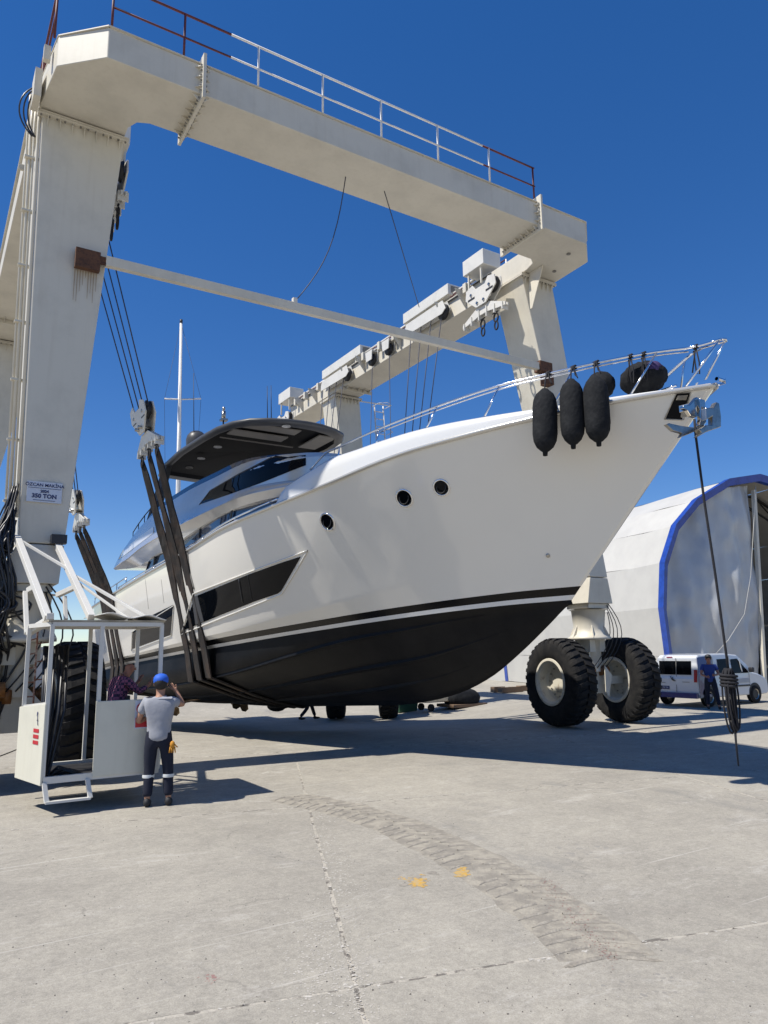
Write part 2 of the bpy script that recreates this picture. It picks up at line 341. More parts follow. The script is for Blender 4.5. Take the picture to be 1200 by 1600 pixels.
flecks(540, 1330, 20, 10, 700, .007, M['pale'], 'pale_scuff', (560, 1590)); flecks(500, 1500, 26, 50, 500, .009, M['pale'], 'pale_scuff'); flecks(500, 1260, 10, 6, 160, .012, M['pale'], 'pale_scuff', (540, 1400)); flecks(640, 1370, 30, 7, 10, .05, M['mud'], 'grey_stain', z=.0104)
flecks(905, 1332, 22, 4, 26, .05, M['stain'], 'grey_stain', z=.0082); flecks(640, 1322, 16, 4, 12, .04, M['stain'], 'grey_stain', z=.0082); flecks(390, 1385, 3, 1.2, 60, .010, M['stain'], 'rubber_smear', (285, 1335), z=.0084)
flecks(1020, 1540, 40, 14, 60, .02, M['stain'], 'grey_stain', z=.0084); flecks(300, 1440, 170, 70, 50, .006, M['black'], 'litter_speck', z=.0105)
# dusty band under the prints
bd = MB(); rows = [[], [], [], []]
for k in range(90):
    c, d = path(G, 8.6*k/89); n = Vector((-d.y, d.x, 0)); w_ = .36+.05*noise.noise(Vector((k*.35, 0, 1))); w2_ = .36+.05*noise.noise(Vector((k*.35, 5, 1)))
    for q, o_ in enumerate((-w_, -.12, .12, w2_)): rows[q].append(c+n*o_+Vector((0, 0, .0086)))
bd.grid(rows); bd.build('dust_band', mat('dust_band', (.225, .205, .172), .95, scale=5, col2=(.33, .30, .245), fac=(.42, .6), bump=.5), g)
# pebbles
pb = MB(); rr = random.Random(11)
for k in range(420):
    p = atZ(rr.uniform(-50, 1250), 1230+370*rr.random()**1.0); r = rr.uniform(.003, .009)
    pb.add([p+Vector((r*rr.uniform(.6, 1.3)*math.cos(a), r*rr.uniform(.6, 1.3)*math.sin(a), .008)) for a in (0, 1.3, 2.6, 3.8, 5)]+[p+Vector((0, 0, .008+r*.8))], [(0, 1, 5), (1, 2, 5), (2, 3, 5), (3, 4, 5), (4, 0, 5)])
pb.build('loose_grit', mat('grit', (.3, .28, .25), .9, scale=30, col2=(.08, .07, .06), fac=(.4, .5)), kind='stuff')

# ------------------------------------------------------------------ tyre / wheel
def make_wheel(parent, loc, rz, Rr=1.2, Wd=.78, rimr=.60, lugs=34, flip=1):
    h = bpy.data.objects.new('wheel', None); S.collection.objects.link(h); h.parent = parent; h.location = Vector(loc)-origin(parent); h.rotation_euler = (0, 0, rz)
    prof = [(rimr, -Wd*.36), (rimr+.04, -Wd*.43), (rimr+.16, -Wd*.49), (rimr+.33, -Wd*.5), (Rr-.16, -Wd*.47), (Rr-.07, -Wd*.42), (Rr-.045, -Wd*.3), (Rr-.045, 0),
            (Rr-.045, Wd*.3), (Rr-.07, Wd*.42), (Rr-.16, Wd*.47), (rimr+.33, Wd*.5), (rimr+.16, Wd*.49), (rimr+.04, Wd*.43), (rimr, Wd*.36)]
    t = MB(); t.lathe(prof, (0, 0, 0), (1, 0, 0), 64)
    for k in range(lugs):
        for s in (-1, 1):
            a0 = 2*math.pi*(k+(.5 if s > 0 else 0))/lugs
            sect = [(.03, Rr+.0, .0), (.30, Rr+.0, .30), (.44, Rr-.05, .46), (.485, Rr-.20, .58)]
            vs = []
            for u, rad, da in sect:
                a = a0+da*2*math.pi/lugs; hw = 2*math.pi/lugs*.29
                for q, rd in ((-hw, -.08), (-hw*.85, .0), (hw*.85, .0), (hw, -.08)):
                    vs.append((s*u*Wd, (rad+rd)*math.cos(a+q), (rad+rd)*math.sin(a+q)))
            fs = []
            for i in range(3):
                for j in range(3): fs.append((4*i+j, 4*i+j+1, 4*i+j+5, 4*i+j+4))
            fs += [(0, 3, 2, 1), (12, 13, 14, 15)]
            if s < 0: fs = [f[::-1] for f in fs]
            t.add(vs, fs)
    to = t.build('tyre', M['tyre'], h, local=True)
    r = MB()
    for sg in (-1, 1):
        r.lathe([(rimr+.05, sg*Wd*.45), (rimr+.045, sg*Wd*.475), (rimr-.02, sg*Wd*.48), (rimr-.04, sg*Wd*.43), (rimr-.07, sg*Wd*.40), (rimr-.09, sg*Wd*.12), (rimr-.14, sg*Wd*.03), (.30, sg*Wd*.02), (.27, sg*Wd*.06), (.0, sg*Wd*.07)], (0, 0, 0), (1, 0, 0), 40)
    ro = r.build('rim', M['rim'], h, local=True, clean=True); q_ = ro.modifiers.new('e', 'EDGE_SPLIT'); q_.split_angle = R(28)
    b = MB()
    for k in range(12):
        a = 2*math.pi*k/12
        for sg in (-1, 1): b.cyl((sg*Wd*.03, .40*math.cos(a), .40*math.sin(a)), (sg*Wd*.075, .40*math.cos(a), .40*math.sin(a)), .022, 6)
    b.build('wheel_bolts', M['chromed'], h, local=True, kind='stuff')
    return h

# ------------------------------------------------------------------ travel lift
TL = thing('travel_lift', 'huge cream painted four legged gantry boat hoist straddling the yacht', 'boat hoist', (8.3, 14, 0))
Y0, YB = 12.5, 13.85; ZB, ZT = 12.87, 13.51
# front cross beam, chamfered ends
out = [(2.04, Y0), (14.47, Y0), (15.21, 13.15), (15.27, 14.45), (15.27, 15.9), (14.0, 15.9), (14.0, 14.35), (13.9, 14.0), (13.7, YB), (3.15, YB), (2.92, 13.95), (2.80, 14.2), (2.80, 15.9), (1.15, 15.9), (1.15, 14.5), (1.28, 13.2)]
c = MB(); c.prism([(x, y, ZB) for x, y in out], (0, 0, ZT-ZB)); CB = c.build('cross_beam', M['paint'], TL, bevel=.015)
def lip(pts, z, name='flange_lip'):
    b = MB()
    for a, d in zip(pts, pts[1:]): b.bar((*a, z), (*d, z), .05, .02)
    return b.build(name, M['paint'], CB)
lip([(1.17, 14.5), (1.29, 13.2), (2.04, 12.49), (14.47, 12.49), (15.21, 13.15), (15.27, 15.8)], ZT+.015)
# bolted splice flanges with gussets
def splice(x):
    b = MB(); b.box(x-.03, x+.03, Y0-.16, YB+.12, ZB-.17, ZB-.003); b.box(x-.03, x+.03, Y0-.16, Y0-.003, ZB-.003, ZT+.16); b.box(x-.03, x+.03, Y0-.003, YB, ZT+.003, ZT+.16)
    b.box(x-.03, x+.03, YB+.003, YB+.12, ZB, ZT+.16)
    for k in range(6):
        y = Y0+.05+k*.24
        for s in (-1, 1): b.prism([(x+s*.03, y, ZB-.003), (x+s*.17, y, ZB-.003), (x+s*.03, y, ZB-.13)], (0, .015, 0))
    for k in range(3):
        z = ZB+.1+k*.22
        for s in (-1, 1): b.prism([(x+s*.03, Y0-.003, z), (x+s*.15, Y0-.003, z), (x+s*.03, Y0-.12, z)], (0, 0, .015))
    o = b.build('splice_flange', M['paint'], CB)
    bo = MB()
    for k in range(14):
        y = Y0+.0+k*.103; bo.cyl((x-.07, y, ZB-.09), (x+.07, y, ZB-.09), .02, 6)
    for k in range(6): bo.cyl((x-.07, Y0-.09, ZB+.02+k*.11), (x+.07, Y0-.09, ZB+.02+k*.11), .02, 6)
    bo.build('flange_bolts', M['seam'], CB, kind='stuff')
splice(3.80); splice(12.70)
# drain studs under the beam
b = MB(); b.cyl((14.4, 13.1, ZB-.02), (14.4, 13.1, ZB), .06, 10); b.cyl((14.75, 14.0, ZB-.02), (14.75, 14.0, ZB), .06, 10); b.build('plug', M['seam'], CB, kind='stuff')
# legs: tapering box columns
def leg(x0, x1, y0, y1, X0, X1, Yf, Yb, zt, zb, rust=True):
    b = MB(); b.hexa([(X0, Yf, zb), (X1, Yf, zb), (X1, Yb, zb), (X0, Yb, zb)], [(x0, y0, zt), (x1, y0, zt), (x1, y1, zt), (x0, y1, zt)])
    o = b.build('leg', M['paint'], TL, bevel=.02)
    f = MB(); f.box(x0-.08, x1+.08, y0-.10, y1+.05, zt, zt+.035)
    f.box(x0-.08, x1+.08, y0-.10, y1+.05, zt-.045, zt-.008)
    n = 7
    for k in range(n):
        x = x0+.1+(x1-x0-.2)*k/(n-1); f.prism([(x, y0-.002, zt-.045), (x, y0-.09, zt-.045), (x, y0-.002, zt-.28)], (.014, 0, 0))
    f.build('leg_flange', M['paint'], o)
    s = MB()
    for k in range(12): s.cyl((x0-.02+(x1-x0+.04)*k/11, y0-.055, zt-.075), (x0-.02+(x1-x0+.04)*k/11, y0-.055, zt+.06), .02, 6)
    s.build('flange_bolts', M['seam'], o, kind='stuff')
    return o
ZL = ZB-.075
L1 = leg(1.22, 2.80, 14.55, 15.85, 1.36, 2.13, 14.45, 15.45, ZL, 4.15)
R1 = leg(13.98, 15.20, 14.55, 15.75, 16.0, 16.72, 14.55, 15.7, ZL, 4.1)
L2 = leg(1.15, 2.75, 27.2, 28.5, .2, 1.0, 27.3, 28.3, ZL, 4.1)
R2 = leg(14.15, 15.35, 26.3, 27.5, 15.35, 16.05, 26.4, 27.4, ZL, 3.6)
# folded lower boxes, kingpin columns and yokes, wheels
def bogie(cx, cy, z0, z1, wheel_dz, rz, dx, tw, x0, x1, yf, yb):
    b = MB(); b.hexa([(cx-.52, cy-.50, z0-.72), (cx+.50, cy-.50, z0-.72), (cx+.50, cy+.50, z0-.72), (cx-.52, cy+.50, z0-.72)], [(x0, yf, z0), (x1, yf, z0), (x1, yb, z0), (x0, yb, z0)])
    b.box(cx-.42, cx+.42, cy-.42, cy+.42, z0-.86, z0-.723)
    o = b.build('leg_foot', M['paint'], TL, bevel=.015)
    k = MB(); zz = z0-.87; k.lathe([(.56, zz-.02), (.48, zz-.04), (.43, zz-.55), (.48, zz-.72), (.60, zz-.80), (.60, zz-.86), (.30, zz-.88), (.28, 1.45+wheel_dz)], (cx, cy, 0), (0, 0, 1), 24)
    for a in range(6):
        t = a*math.pi/3+rz; d = Vector((math.cos(t), math.sin(t), 0)); n = Vector((-d.y, d.x, 0))*.012
        p = Vector((cx, cy, 0)); k.prism([p+d*.36+Vector((0, 0, zz-.3))-n, p+d*.36+Vector((0, 0, zz-.8))-n, p+d*.60+Vector((0, 0, zz-.8))-n], n*2)
    k.build('kingpin_column', M['paint'], o)
    ax = Vector((math.cos(rz), math.sin(rz), 0)); ay = Vector((-ax.y, ax.x, 0)); c0 = Vector((cx, cy, 1.2+wheel_dz))
    y = MB(); y.bar(c0-ax*(dx-.1), c0+ax*(dx-.1), .22, .22); y.bar(c0-ay*.16+Vector((0, 0, .8)), c0-ay*.16-Vector((0, 0, .35)), .5, .06)
    y.prism([c0-ay*.42+ax*.12+Vector((0, 0, .42)), c0-ay*.42+ax*.36+Vector((0, 0, .15)), c0-ay*.42+ax*.2+Vector((0, 0, -.45)), c0-ay*.42+ax*.10+Vector((0, 0, -.3))], ay*.03)
    y.bar(c0+Vector((0, 0, .80)), c0+Vector((0, 0, 1.22)), .62, .56); y.build('axle_yoke', M['paint'], o)
    for s in (-1, 1): mo = MB(); mo.lathe([(0, .1), (.15, .1), (.15, .24), (.11, .25), (.11, .33), (.13, .34), (.13, .42), (0, .42)], c0+Vector((0, 0, .28))-ay*.15, ax*s, 14); mo.build('drive_motor', M['orange'], o)
    hz = MB()
    for q in range(4):
        a = Vector((cx+.3, cy-.45, zz-.1+.1*q)); e = c0-ay*.3+ax*(.15*q-.2)+Vector((0, 0, .35))
        hz.tube([a.lerp(e, t)+Vector((.22+.1*q, -.12, 0))*math.sin(math.pi*t) for t in [i/8 for i in range(9)]], .014, 6)
    hz.build('hose', M['hose'], o)
    for s in (-1, 1):
        if WH[0] is None: h = make_wheel(TL, c0+ax*s*dx, rz); WH[0] = h
        else:
            h = copy_tree(WH[0], TL); h.location = c0+ax*s*dx-origin(TL); h.rotation_euler = (.37*s+cx, 0, 0)
            h.rotation_mode = 'ZYX'; h.rotation_euler = (s*.4+cx, 0, rz)
            h.rotation_mode = 'XYZ'
    return o
WH = [None]
bogie(16.42, 15.1, 4.08, 0, 0, R(-7), 1.14, 0, 16.0, 16.72, 14.55, 15.7)
bogie(1.55, 14.75, 4.13, 0, 0, R(0), .95, 0, 1.36, 2.13, 14.45, 15.45)
bogie(15.35, 26.3, 3.58, 0, -.55, R(-30), 1.05, 0, 15.35, 16.05, 26.4, 27.4)
bogie(.6, 27.8, 4.08, 0, -.02, R(0), .95, 0, .2, 1.0, 27.3, 28.3)
# side beams
def sidebeam(x0, x1, y0, y1, nm='side_beam'):
    b = MB(); b.box(x0, x1, y0, y1, ZB+.002, ZT-.002); o = b.build(nm, M['paint'], TL, bevel=.012)
    f = MB(); f.box(x0-.06, x1+.06, y0, y1, ZT+.003, ZT+.03)
    for y in (16.6, 25.4):
        f.box(x0-.12, x1+.12, y-.03, y+.03, ZB-.13, ZB-.002)
        for k in range(5): f.prism([(x0+.1+k*.27, y-.03, ZB-.002), (x0+.1+k*.27, y-.3, ZB-.002), (x0+.1+k*.27, y-.03, ZB-.12)], (.014, 0, 0))
    f.build('flange_lip', M['paint'], o); return o
SB = sidebeam(1.12, 2.85, 15.903, 30.6); SC = sidebeam(14.06, 15.3, 15.903, 30.6)
# web stiffeners on beam C inner face (trapezoid gussets) and beam B
b = MB()
for y in (17.2, 18.3, 21.0, 23.6, 24.9, 27.8, 29.2):
    b = MB(); b.prism([(14.055, y, ZB+.02), (14.055, y, ZT-.02), (13.62, y, ZT-.02), (13.75, y, ZT-.22)], (0, .05, 0)); b.build('stiffener', M['paint'], SC)
    b = MB(); b.prism([(2.855, y, ZB+.02), (2.855, y, ZT-.02), (3.2, y, ZT-.02), (3.1, y, ZT-.22)], (0, .05, 0)); b.build('stiffener', M['paint'], SB)
# sheave plates + cable drum housings (winch units) along both beams
def winch(xi, s, y0, y1, boxy, zb=13.72, zt=14.1, first=True):
    # s=+1 : unit faces +X (left beam), s=-1 faces -X (right beam)
    o = thing_part('winch_unit')
    X = lambda d: xi+s*d
    q = MB(); q.box(min(X(-.55), X(.12)), max(X(-.55), X(.12)), boxy[0], boxy[1], zb, zt); q.build('drum_housing', M['paintw'], o, bevel=.012)
    e = MB(); e.box(min(X(-.4), X(.0)), max(X(-.4), X(.0)), boxy[0]-.012, boxy[0]-.002, zb+.08, zt-.06); e.build('housing_opening', M['seam'], o)
    for y in (boxy[0]+.5, (boxy[0]+boxy[1])/2, boxy[1]-.5): st = MB(); st.box(min(X(-.5), X(.05)), max(X(-.5), X(.05)), y-.03, y+.03, ZT+.032, zb-.002); st.build('bracket', M['paint'], o)
    p = MB(); n = 6
    P = [(y0, 13.12), (y0+.15, 13.45), (y1-.1, 13.45), (y1, 13.25), (y1, 13.05), (y0+.2, 13.0)]
    p.prism([(X(.30), y, z) for y, z in P], (s*.03, 0, 0)); p.prism([(X(.10), y, z) for y, z in P], (s*.03, 0, 0)); p.build('sheave_plate', M['paintw'], o, bevel=.006)
    for y in (y0+.25, (y0+y1)/2, y1-.25): sh = MB(); sh.lathe([(0, -.035), (.27, -.035), (.24, 0), (.27, .035), (0, .035)], (X(.215), y, 13.1), (1, 0, 0), 20); sh.build('sheave', M['black'], o); return o
def thing_part(n):
    h = bpy.data.objects.new(n, None); S.collection.objects.link(h); h.parent = TL; h.empty_display_size = .2; return h
for xi, s in ((14.06, -1), (2.85, 1)):
    winch(xi, s, 17.9, 20.3, (18.0, 20.7)); winch(xi, s, 24.4, 26.8, (23.8, 27.1))
    for ya, yb in ((15.0+.9, 16.9), (29.9, 31.2)):
        o = thing_part('winch_unit'); X = lambda d: xi+s*d
        q = MB(); q.box(min(X(-.35), X(.35)), max(X(-.35), X(.35)), ya, yb, 13.75, 14.25); q.build('drum_housing', M['paintw'], o, bevel=.012)
        for y in (ya+.2, yb-.2): st = MB(); st.bar((X(.28), y, 13.75), (X(.28), y, 13.2), .05); st.build('bracket', M['paint'], o)
    for y in (21.6, 22.8):
        o = thing_part('guide_pulley'); X = lambda d: xi+s*d
        q = MB(); q.prism([(X(.02), y-.25, 13.45), (X(.02), y+.25, 13.45), (X(.02), y+.2, 12.98), (X(.02), y-.2, 12.98)], (s*.03, 0, 0)); q.prism([(X(.3), y-.25, 13.4), (X(.3), y+.25, 13.4), (X(.3), y+.2, 13.02), (X(.3), y-.2, 13.02)], (s*.03, 0, 0)); q.box(min(X(.05), X(.3)), max(X(.05), X(.3)), y-.2, y+.2, 13.35, 13.40)
        q.build('pulley_cheek', M['paintw'], o); sh = MB(); sh.lathe([(0, -.04), (.24, -.04), (.21, 0), (.24, .04), (0, .04)], (X(.17), y, 13.08), (1, 0, 0), 20); sh.build('sheave', M['black'], o)
for xi, s_ in ((14.06, -1), (2.85, 1)):
    for ya, yb in ((16.9, 18.0), (20.7, 23.8), (27.1, 29.9)):
        b = MB(); b.cyl((xi-s_*.12, ya, 13.78), (xi-s_*.12, yb, 13.78), .055, 10); b.build('hydraulic_ram', M['paintw'], TL)
        b = MB(); b.tube([(xi+s_*.03, ya+(yb-ya)*t/10, 13.62+.03*math.sin(t*1.9)) for t in range(11)], .022, 6); b.build('hydraulic_line', M['rail'], TL)
    for y in (16.95, 20.9, 21.2, 22.2, 23.4, 27.3, 28.6, 29.6):
        b = MB(); b.box(min(xi, xi+s_*.22), max(xi, xi+s_*.22), y, y+.16, 13.30, 13.62); b.build('valve_box', M['paint'], TL, bevel=.01)
    b = MB(); b.tube([(xi+s_*.05, 16+.36*t, 13.47+.02*math.sin(t*1.3)) for t in range(41)], .018, 6); b.build('hydraulic_line', M['hose'], TL)
# corner gussets where beam C and cross beam meet the leg
b = MB(); b.prism([(14.2, 13.9, ZB-.004), (14.2, 14.5, ZB-.004), (14.2, 14.5, ZB-1.1), (14.2, 14.42, ZB-1.1)], (.03, 0, 0)); b.build('corner_gusset', M['paint'], TL); 
# handrails on top
def railing(pts, y_or, mats, posts, h=1.05, mid=.52, r=.024):
    for k, (a, d, mm) in enumerate(mats):
        b = MB(); b.cyl(a+Vector((0, 0, h)), d+Vector((0, 0, h)), r, 8); b.build('handrail', mm, TL); b = MB(); b.cyl(a+Vector((0, 0, mid)), d+Vector((0, 0, mid)), r*.85, 8); b.build('handrail', mm, TL)
    for p, mm in posts: MB().cyl(p, p+Vector((0, 0, h)), r, 8).build('rail_post', mm, TL)
z = ZT+.03; V = Vector
railing(None, None, [(V((2.1, 12.6, z)), V((4.4, 12.6, z)), M['rail']), (V((4.4, 12.6, z)), V((11.0, 12.6, z)), M['railw']), (V((11.0, 12.6, z)), V((12.75, 12.6, z)), M['rail']),
   (V((1.22, 13.3, z)), V((1.22, 30.5, z)), M['rail']), (V((15.2, 16.5, z)), V((15.2, 23, z)), M['rail']), (V((15.2, 23, z)), V((15.2, 30.5, z)), M['railw'])],
   [(V((x, 12.6, z)), M['rail'] if x < 4.4 or x > 11.9 else M['railw']) for x in (2.1, 3.45, 5.0, 6.5, 8.0, 9.6, 11.2, 12.7)]+[(V((1.22, y, z)), M['rail']) for y in (13.3, 15.2, 17.2, 19.2, 21.4, 24, 27, 30.5)]+[(V((15.2, y, z)), M['railw']) for y in (16.5, 19, 21.5, 24, 26.5, 29, 30.5)])
# push bar across, hinged at rusty brackets
for n, a, d in (('tie_bar', V((2.55, 14.38, 9.88)), V((14.25, 14.38, 9.98))),):
    b = MB(); b.bar(a, d, .13, .2); o = b.build('tie_bar', M['paint'], TL)
    e = MB(); e.bar(a-V((.25, 0, 0)), a+V((.25, 0, .0)), .05, .16); e.bar(d-V((.1, 0, 0)), d+V((.25, 0, 0)), .05, .16); e.build('tie_bar_eye', M['rust'], o)
b = MB(); b.box(1.98, 2.44, 14.33, 14.462, 9.62, 10.02); b.build('rusty_bracket', M['rust'], TL)
b = MB(); rr = random.Random(6)
for k in range(9):
    x = 1.99+.05*k; L_ = rr.uniform(.15, .8); b.add([(x, 14.4665-.0001*k, 9.62), (x+.025, 14.4665-.0001*k, 9.62), (x+.016, 14.46-.0001*k-.0035, 9.62-L_), (x+.008, 14.46-.0001*k-.0035, 9.62-L_)], [(0, 3, 2, 1)])
b.build('rust_streak', mat('rust_streak', (.38, .29, .2), .8, scale=9), L1)
b = MB(); b.box(14.28, 14.75, 14.3, 14.56, 9.85, 10.15); b.box(14.5, 14.78, 14.3, 14.56, 9.5, 9.85); b.build('rusty_bracket', M['rust'], TL)
# tie bar lug and two thin stay wires up to the beam
p0, p1, p2 = V((6.69, 14.38, 10.05)), V((7.45, 13.3, ZB)), V((8.5, 13.3, ZB))
b = MB(); b.tube([p0.lerp(p1, t)+V((.28, 0, -.25))*math.sin(math.pi*t)*.8 for t in [i/10 for i in range(11)]], .012, 5); b.build('stay_wire', M['wire'], TL)
b = MB(); b.tube([p2, atY(655, 480, 17.9)], .012, 5); b.build('stay_wire', M['wire'], TL)
b = MB(); b.box(6.64, 6.74, 14.33, 14.43, 9.98, 10.14); b.build('lug', M['paintw'], TL)
# conduits down the left leg
b = MB()
for k, (dx, r) in enumerate(((-.045, .03), (-.11, .022), (-.165, .03), (-.22, .022))):
    b.tube([(1.22+dx, 14.62+.05*k, 13.3), (1.22+dx, 14.6+.05*k, 12.6), (1.36+dx, 14.5+.05*k, 4.6)], r, 8)
for q in range(7):
    z = 11.8-q*1.15; x = 1.22+(12.8-z)/8.65*.14; b.box(x-.26, x-.01, 14.60, 14.70, z, z+.035)
b.build('conduit', M['paint'], L1)
# black cables looping over at the beam corner
b = MB()
for k in range(3): b.tube([(1.12-.03*k-.16*math.sin(math.pi*i/12)*(1+.3*k), 14.5-.06*math.sin(math.pi*i/6), 13.3-1.1*i/12) for i in range(13)], .016, 6)
b.build('cable_loop', M['hose'], L1)
b = MB(); b.box(1.08, 1.2, 13.5, 13.62, 13.2, 13.5); b.build('cable_duct', M['paint'], CB); b = MB(); b.box(1.0, 1.13, 14.0, 14.5, 12.75, 13.35); b.build('cable_duct', M['paint'], CB)
# floodlight at the leg
b = MB(); p = atY(91, 845, 14.35); b.box(p.x-.13, p.x+.13, 14.22, 14.4, p.z-.06, p.z+.1); b.build('floodlight', M['plastic'], L1)
# maker's plate
p0, p1 = atY(43, 756, 14.42), atY(95, 787, 14.42)
b = MB(); b.box(1.44, 2.03, 14.425, 14.44, 4.9, 5.28); SG = b.build('maker_plate', M['signp'], L1)
def text(s, size, loc, rot, m, parent, name='lettering', bold=0, align='CENTER', ext=.002):
    cu = bpy.data.curves.new(name, 'FONT'); cu.body = s; cu.size = size; cu.align_x = align; cu.align_y = 'CENTER'; cu.extrude = ext; cu.offset = bold; cu.resolution_u = 3
    o = bpy.data.objects.new(name, cu); S.collection.objects.link(o); cu.materials.append(m)
    dg = bpy.context.evaluated_depsgraph_get(); me = bpy.data.meshes.new_from_object(o.evaluated_get(dg)); bpy.data.objects.remove(o)
    o = bpy.data.objects.new(name, me); S.collection.objects.link(o)
    if parent: o.parent = parent; o.location = Vector(loc)-origin(parent)
    else: o.location = loc
    o.rotation_euler = rot; return o
FR = (R(90), 0, 0)
text('ÖZCAN MAKİNA', .083, (1.735, 14.42, 5.215), FR, M['ink'], SG, bold=.001)
text('2024', .07, (1.735, 14.42, 5.10), FR, M['ink'], SG, bold=.003)
text('350 TON', .105, (1.735, 14.42, 5.01), FR, M['ink'], SG, bold=.004)
b = MB(); b.box(1.46, 2.01, 14.418, 14.424, 5.155, 5.162); b.box(1.55, 1.92, 14.418, 14.424, 4.93, 4.938); b.build('printed_line', M['ink'], SG)
# ladder with cage on the far right leg
b = MB(); x, y = 15.6, 26.3
for dx in (0, .45): b.cyl((x+dx+.5, y, 12.7), (x+dx+.9, y, 5), .03, 6)
for q in range(22): z = 12.4-q*.33; e = .5+(12.7-z)/7.7*.4; b.cyl((x+e, y, z), (x+e+.45, y, z), .018, 6)
for q in range(6): z = 12.6-q*1.2; e = .5+(12.7-z)/7.7*.4; b.tube([(x+e-.1, y, z), (x+e-.1, y-.5, z), (x+e+.22, y-.75, z), (x+e+.55, y-.5, z), (x+e+.55, y, z)], .015, 5)
b.build('access_ladder', M['railw'], R2)
b = MB(); b.bar((15.4, 26.35, 12.75), (16.9, 26.2, 12.75), .04); b.bar((15.5, 26.35, 10.6), (16.6, 26.2, 10.6), .03); b.build('ladder_bracket', M['railw'], R2)

# ------------------------------------------------------------------ hoist blocks with spreader and shackles
def hoist_block(name, label, cx, cy, zc, s, ropes, loaded=True, group='hoist blocks hanging from the lift beams'):
    """cx,cy,zc: bottom of spreader; s: +1 on the left side leaning inwards"""
    T = thing('hoist_block', label, 'hoist block', (cx, cy, zc), group=group)
    X = lambda z: cx - s*.24*(z-zc) if ropes else cx
    # cheek plates (heart shaped outline), in the plane of Y
    def plate(P, th, off, nm, m=M['paintw']):
        b = MB(); b.prism([(X(z+zc)+off, cy+y, zc+z) for y, z in P], (th, 0, 0)); return b.build(nm, m, T, bevel=.006)
    ck = [(-.70, .78), (-.66, 1.08), (-.36, 1.16), (-.22, .98), (.22, .98), (.36, 1.16), (.66, 1.08), (.70, .78), (.22, .38), (-.22, .38)]
    c1 = plate(ck, .04, -.14, 'cheek_plate'); plate(ck, .04, .10, 'cheek_plate')
    for y in (-.42, .42): b = MB(); b.lathe([(0, -.05), (.25, -.05), (.21, 0), (.25, .05), (0, .05)], (X(zc+.9), cy+y, zc+.90), (1, 0, 0), 20); b.build('sheave', M['black'], T)
    for y in (-.42, .42, -.15, .15):
        b = MB(); b.cyl((X(zc+.8)-.17, cy+y, zc+(.86 if abs(y) > .3 else .5)), (X(zc+.8)+.17, cy+y, zc+(.86 if abs(y) > .3 else .5)), .045, 10); b.build('pin', M['chromed'], T)
    for y in (-.42, .42): b = MB(); b.box(X(zc+.7)-.148, X(zc+.7)-.142, cy+y-.16, cy+y+.16, zc+.70, zc+.76); b.build('plate_slot', M['black'], c1)
    W = .98; bar = [(-W, .0), (-W, .10), (-.30, .40), (.30, .40), (W, .10), (W, 0), (.6, .05), (.2, .12), (-.2, .12), (-.6, .05)]
    sp = plate(bar, .05, -.06, 'spreader_beam'); plate(bar, .05, .04, 'spreader_beam')
    for k in range(6):
        y = -W+.1+k*(2*W-.2)/5; zt = .10+.24*(1-abs(y)/W); b = MB(); b.box(X(zc)-.10, X(zc)+.13, cy+y-.02, cy+y+.02, zc-.1+.08*(1-abs(y)/W), zc+zt); b.build('rib', M['paintw'], sp)
    for y in ((-.72, 0, .72) if loaded else (-.5, .1)):
        b = MB(); c = V((X(zc), cy+y, zc-.10+.08*(1-abs(y)/W)))
        b.tube([c+V((0, .075*math.sin(a)*(1.25 if .3 < a < 6 else 1), -.13+.13*math.cos(a))) for a in [i*2*math.pi/14 for i in range(14)]], .026, 6, closed=True)
        if not loaded: b.tube([c+V((0, .075*math.sin(a), -.38+.13*math.cos(a))) for a in [i*2*math.pi/14 for i in range(14)]], .024, 6, closed=True)
        b.cyl(c+V((-.02, -.13, .02)), c+V((-.02, .13, .02)), .022, 6); b.build('shackle', M['rope'], T)
    if ropes:
        for k, y in enumerate((-.64, -.20, .20, .64)):
            b = MB(); yt = cy+(-.92, -.30, .30, .92)[k]
            a = V((X(zc+.95), cy+y, zc+.95)); b.tube([a, V((2.85+.215 if s > 0 else 14.06-.215, yt, 13.1))], .016, 6); b.build('wire_rope', M['wire'], T)
    return T
hoist_block('hoist_block', 'white hoist block with four wires holding the three slings nearest the bow on the left', 4.72, 19.0, 7.42, 1, True)
hoist_block('hoist_block', 'white hoist block partly behind the left leg, holding the rear slings', 4.28, 25.9, 6.35, 1, True)
hoist_block('hoist_block', 'hoist block hidden beyond the foredeck at the end of four wires from the right beam', 13.0, 19.15, 7.6, -1, True)
hoist_block('hoist_block', 'hoist block behind the wheelhouse at the end of the far right wires', 13.1, 25.9, 7.4, -1, True)
hoist_block('hoist_block', 'empty hoist block pulled up beside the right leg with black shackles dangling', 13.55, 15.75, 11.85, -1, False, False)
hoist_block('hoist_block', 'empty hoist block pulled up edge-on behind the top of the left leg', 2.98, 16.2, 12.0, 1, False, False)
hoist_block('hoist_block', 'empty hoist block at the far end of the right beam above the hardtop', 13.7, 30.4, 11.9, -1, False, False)
hoist_block('hoist_block', 'empty hoist block hanging at the far left beam end by the conduits', 3.0, 30.4, 11.9, 1, False, False)
# single guide lines
for (a, d) in ((V((13.9, 22.8, 13.0)), V((12.9, 21.6, 6.0))), (V((13.9, 21.6, 13.0)), V((13.0, 20.2, 6.2)))):
    b = MB(); b.tube([a, d], .014, 5); b.build('wire_rope', M['wire'], TL)
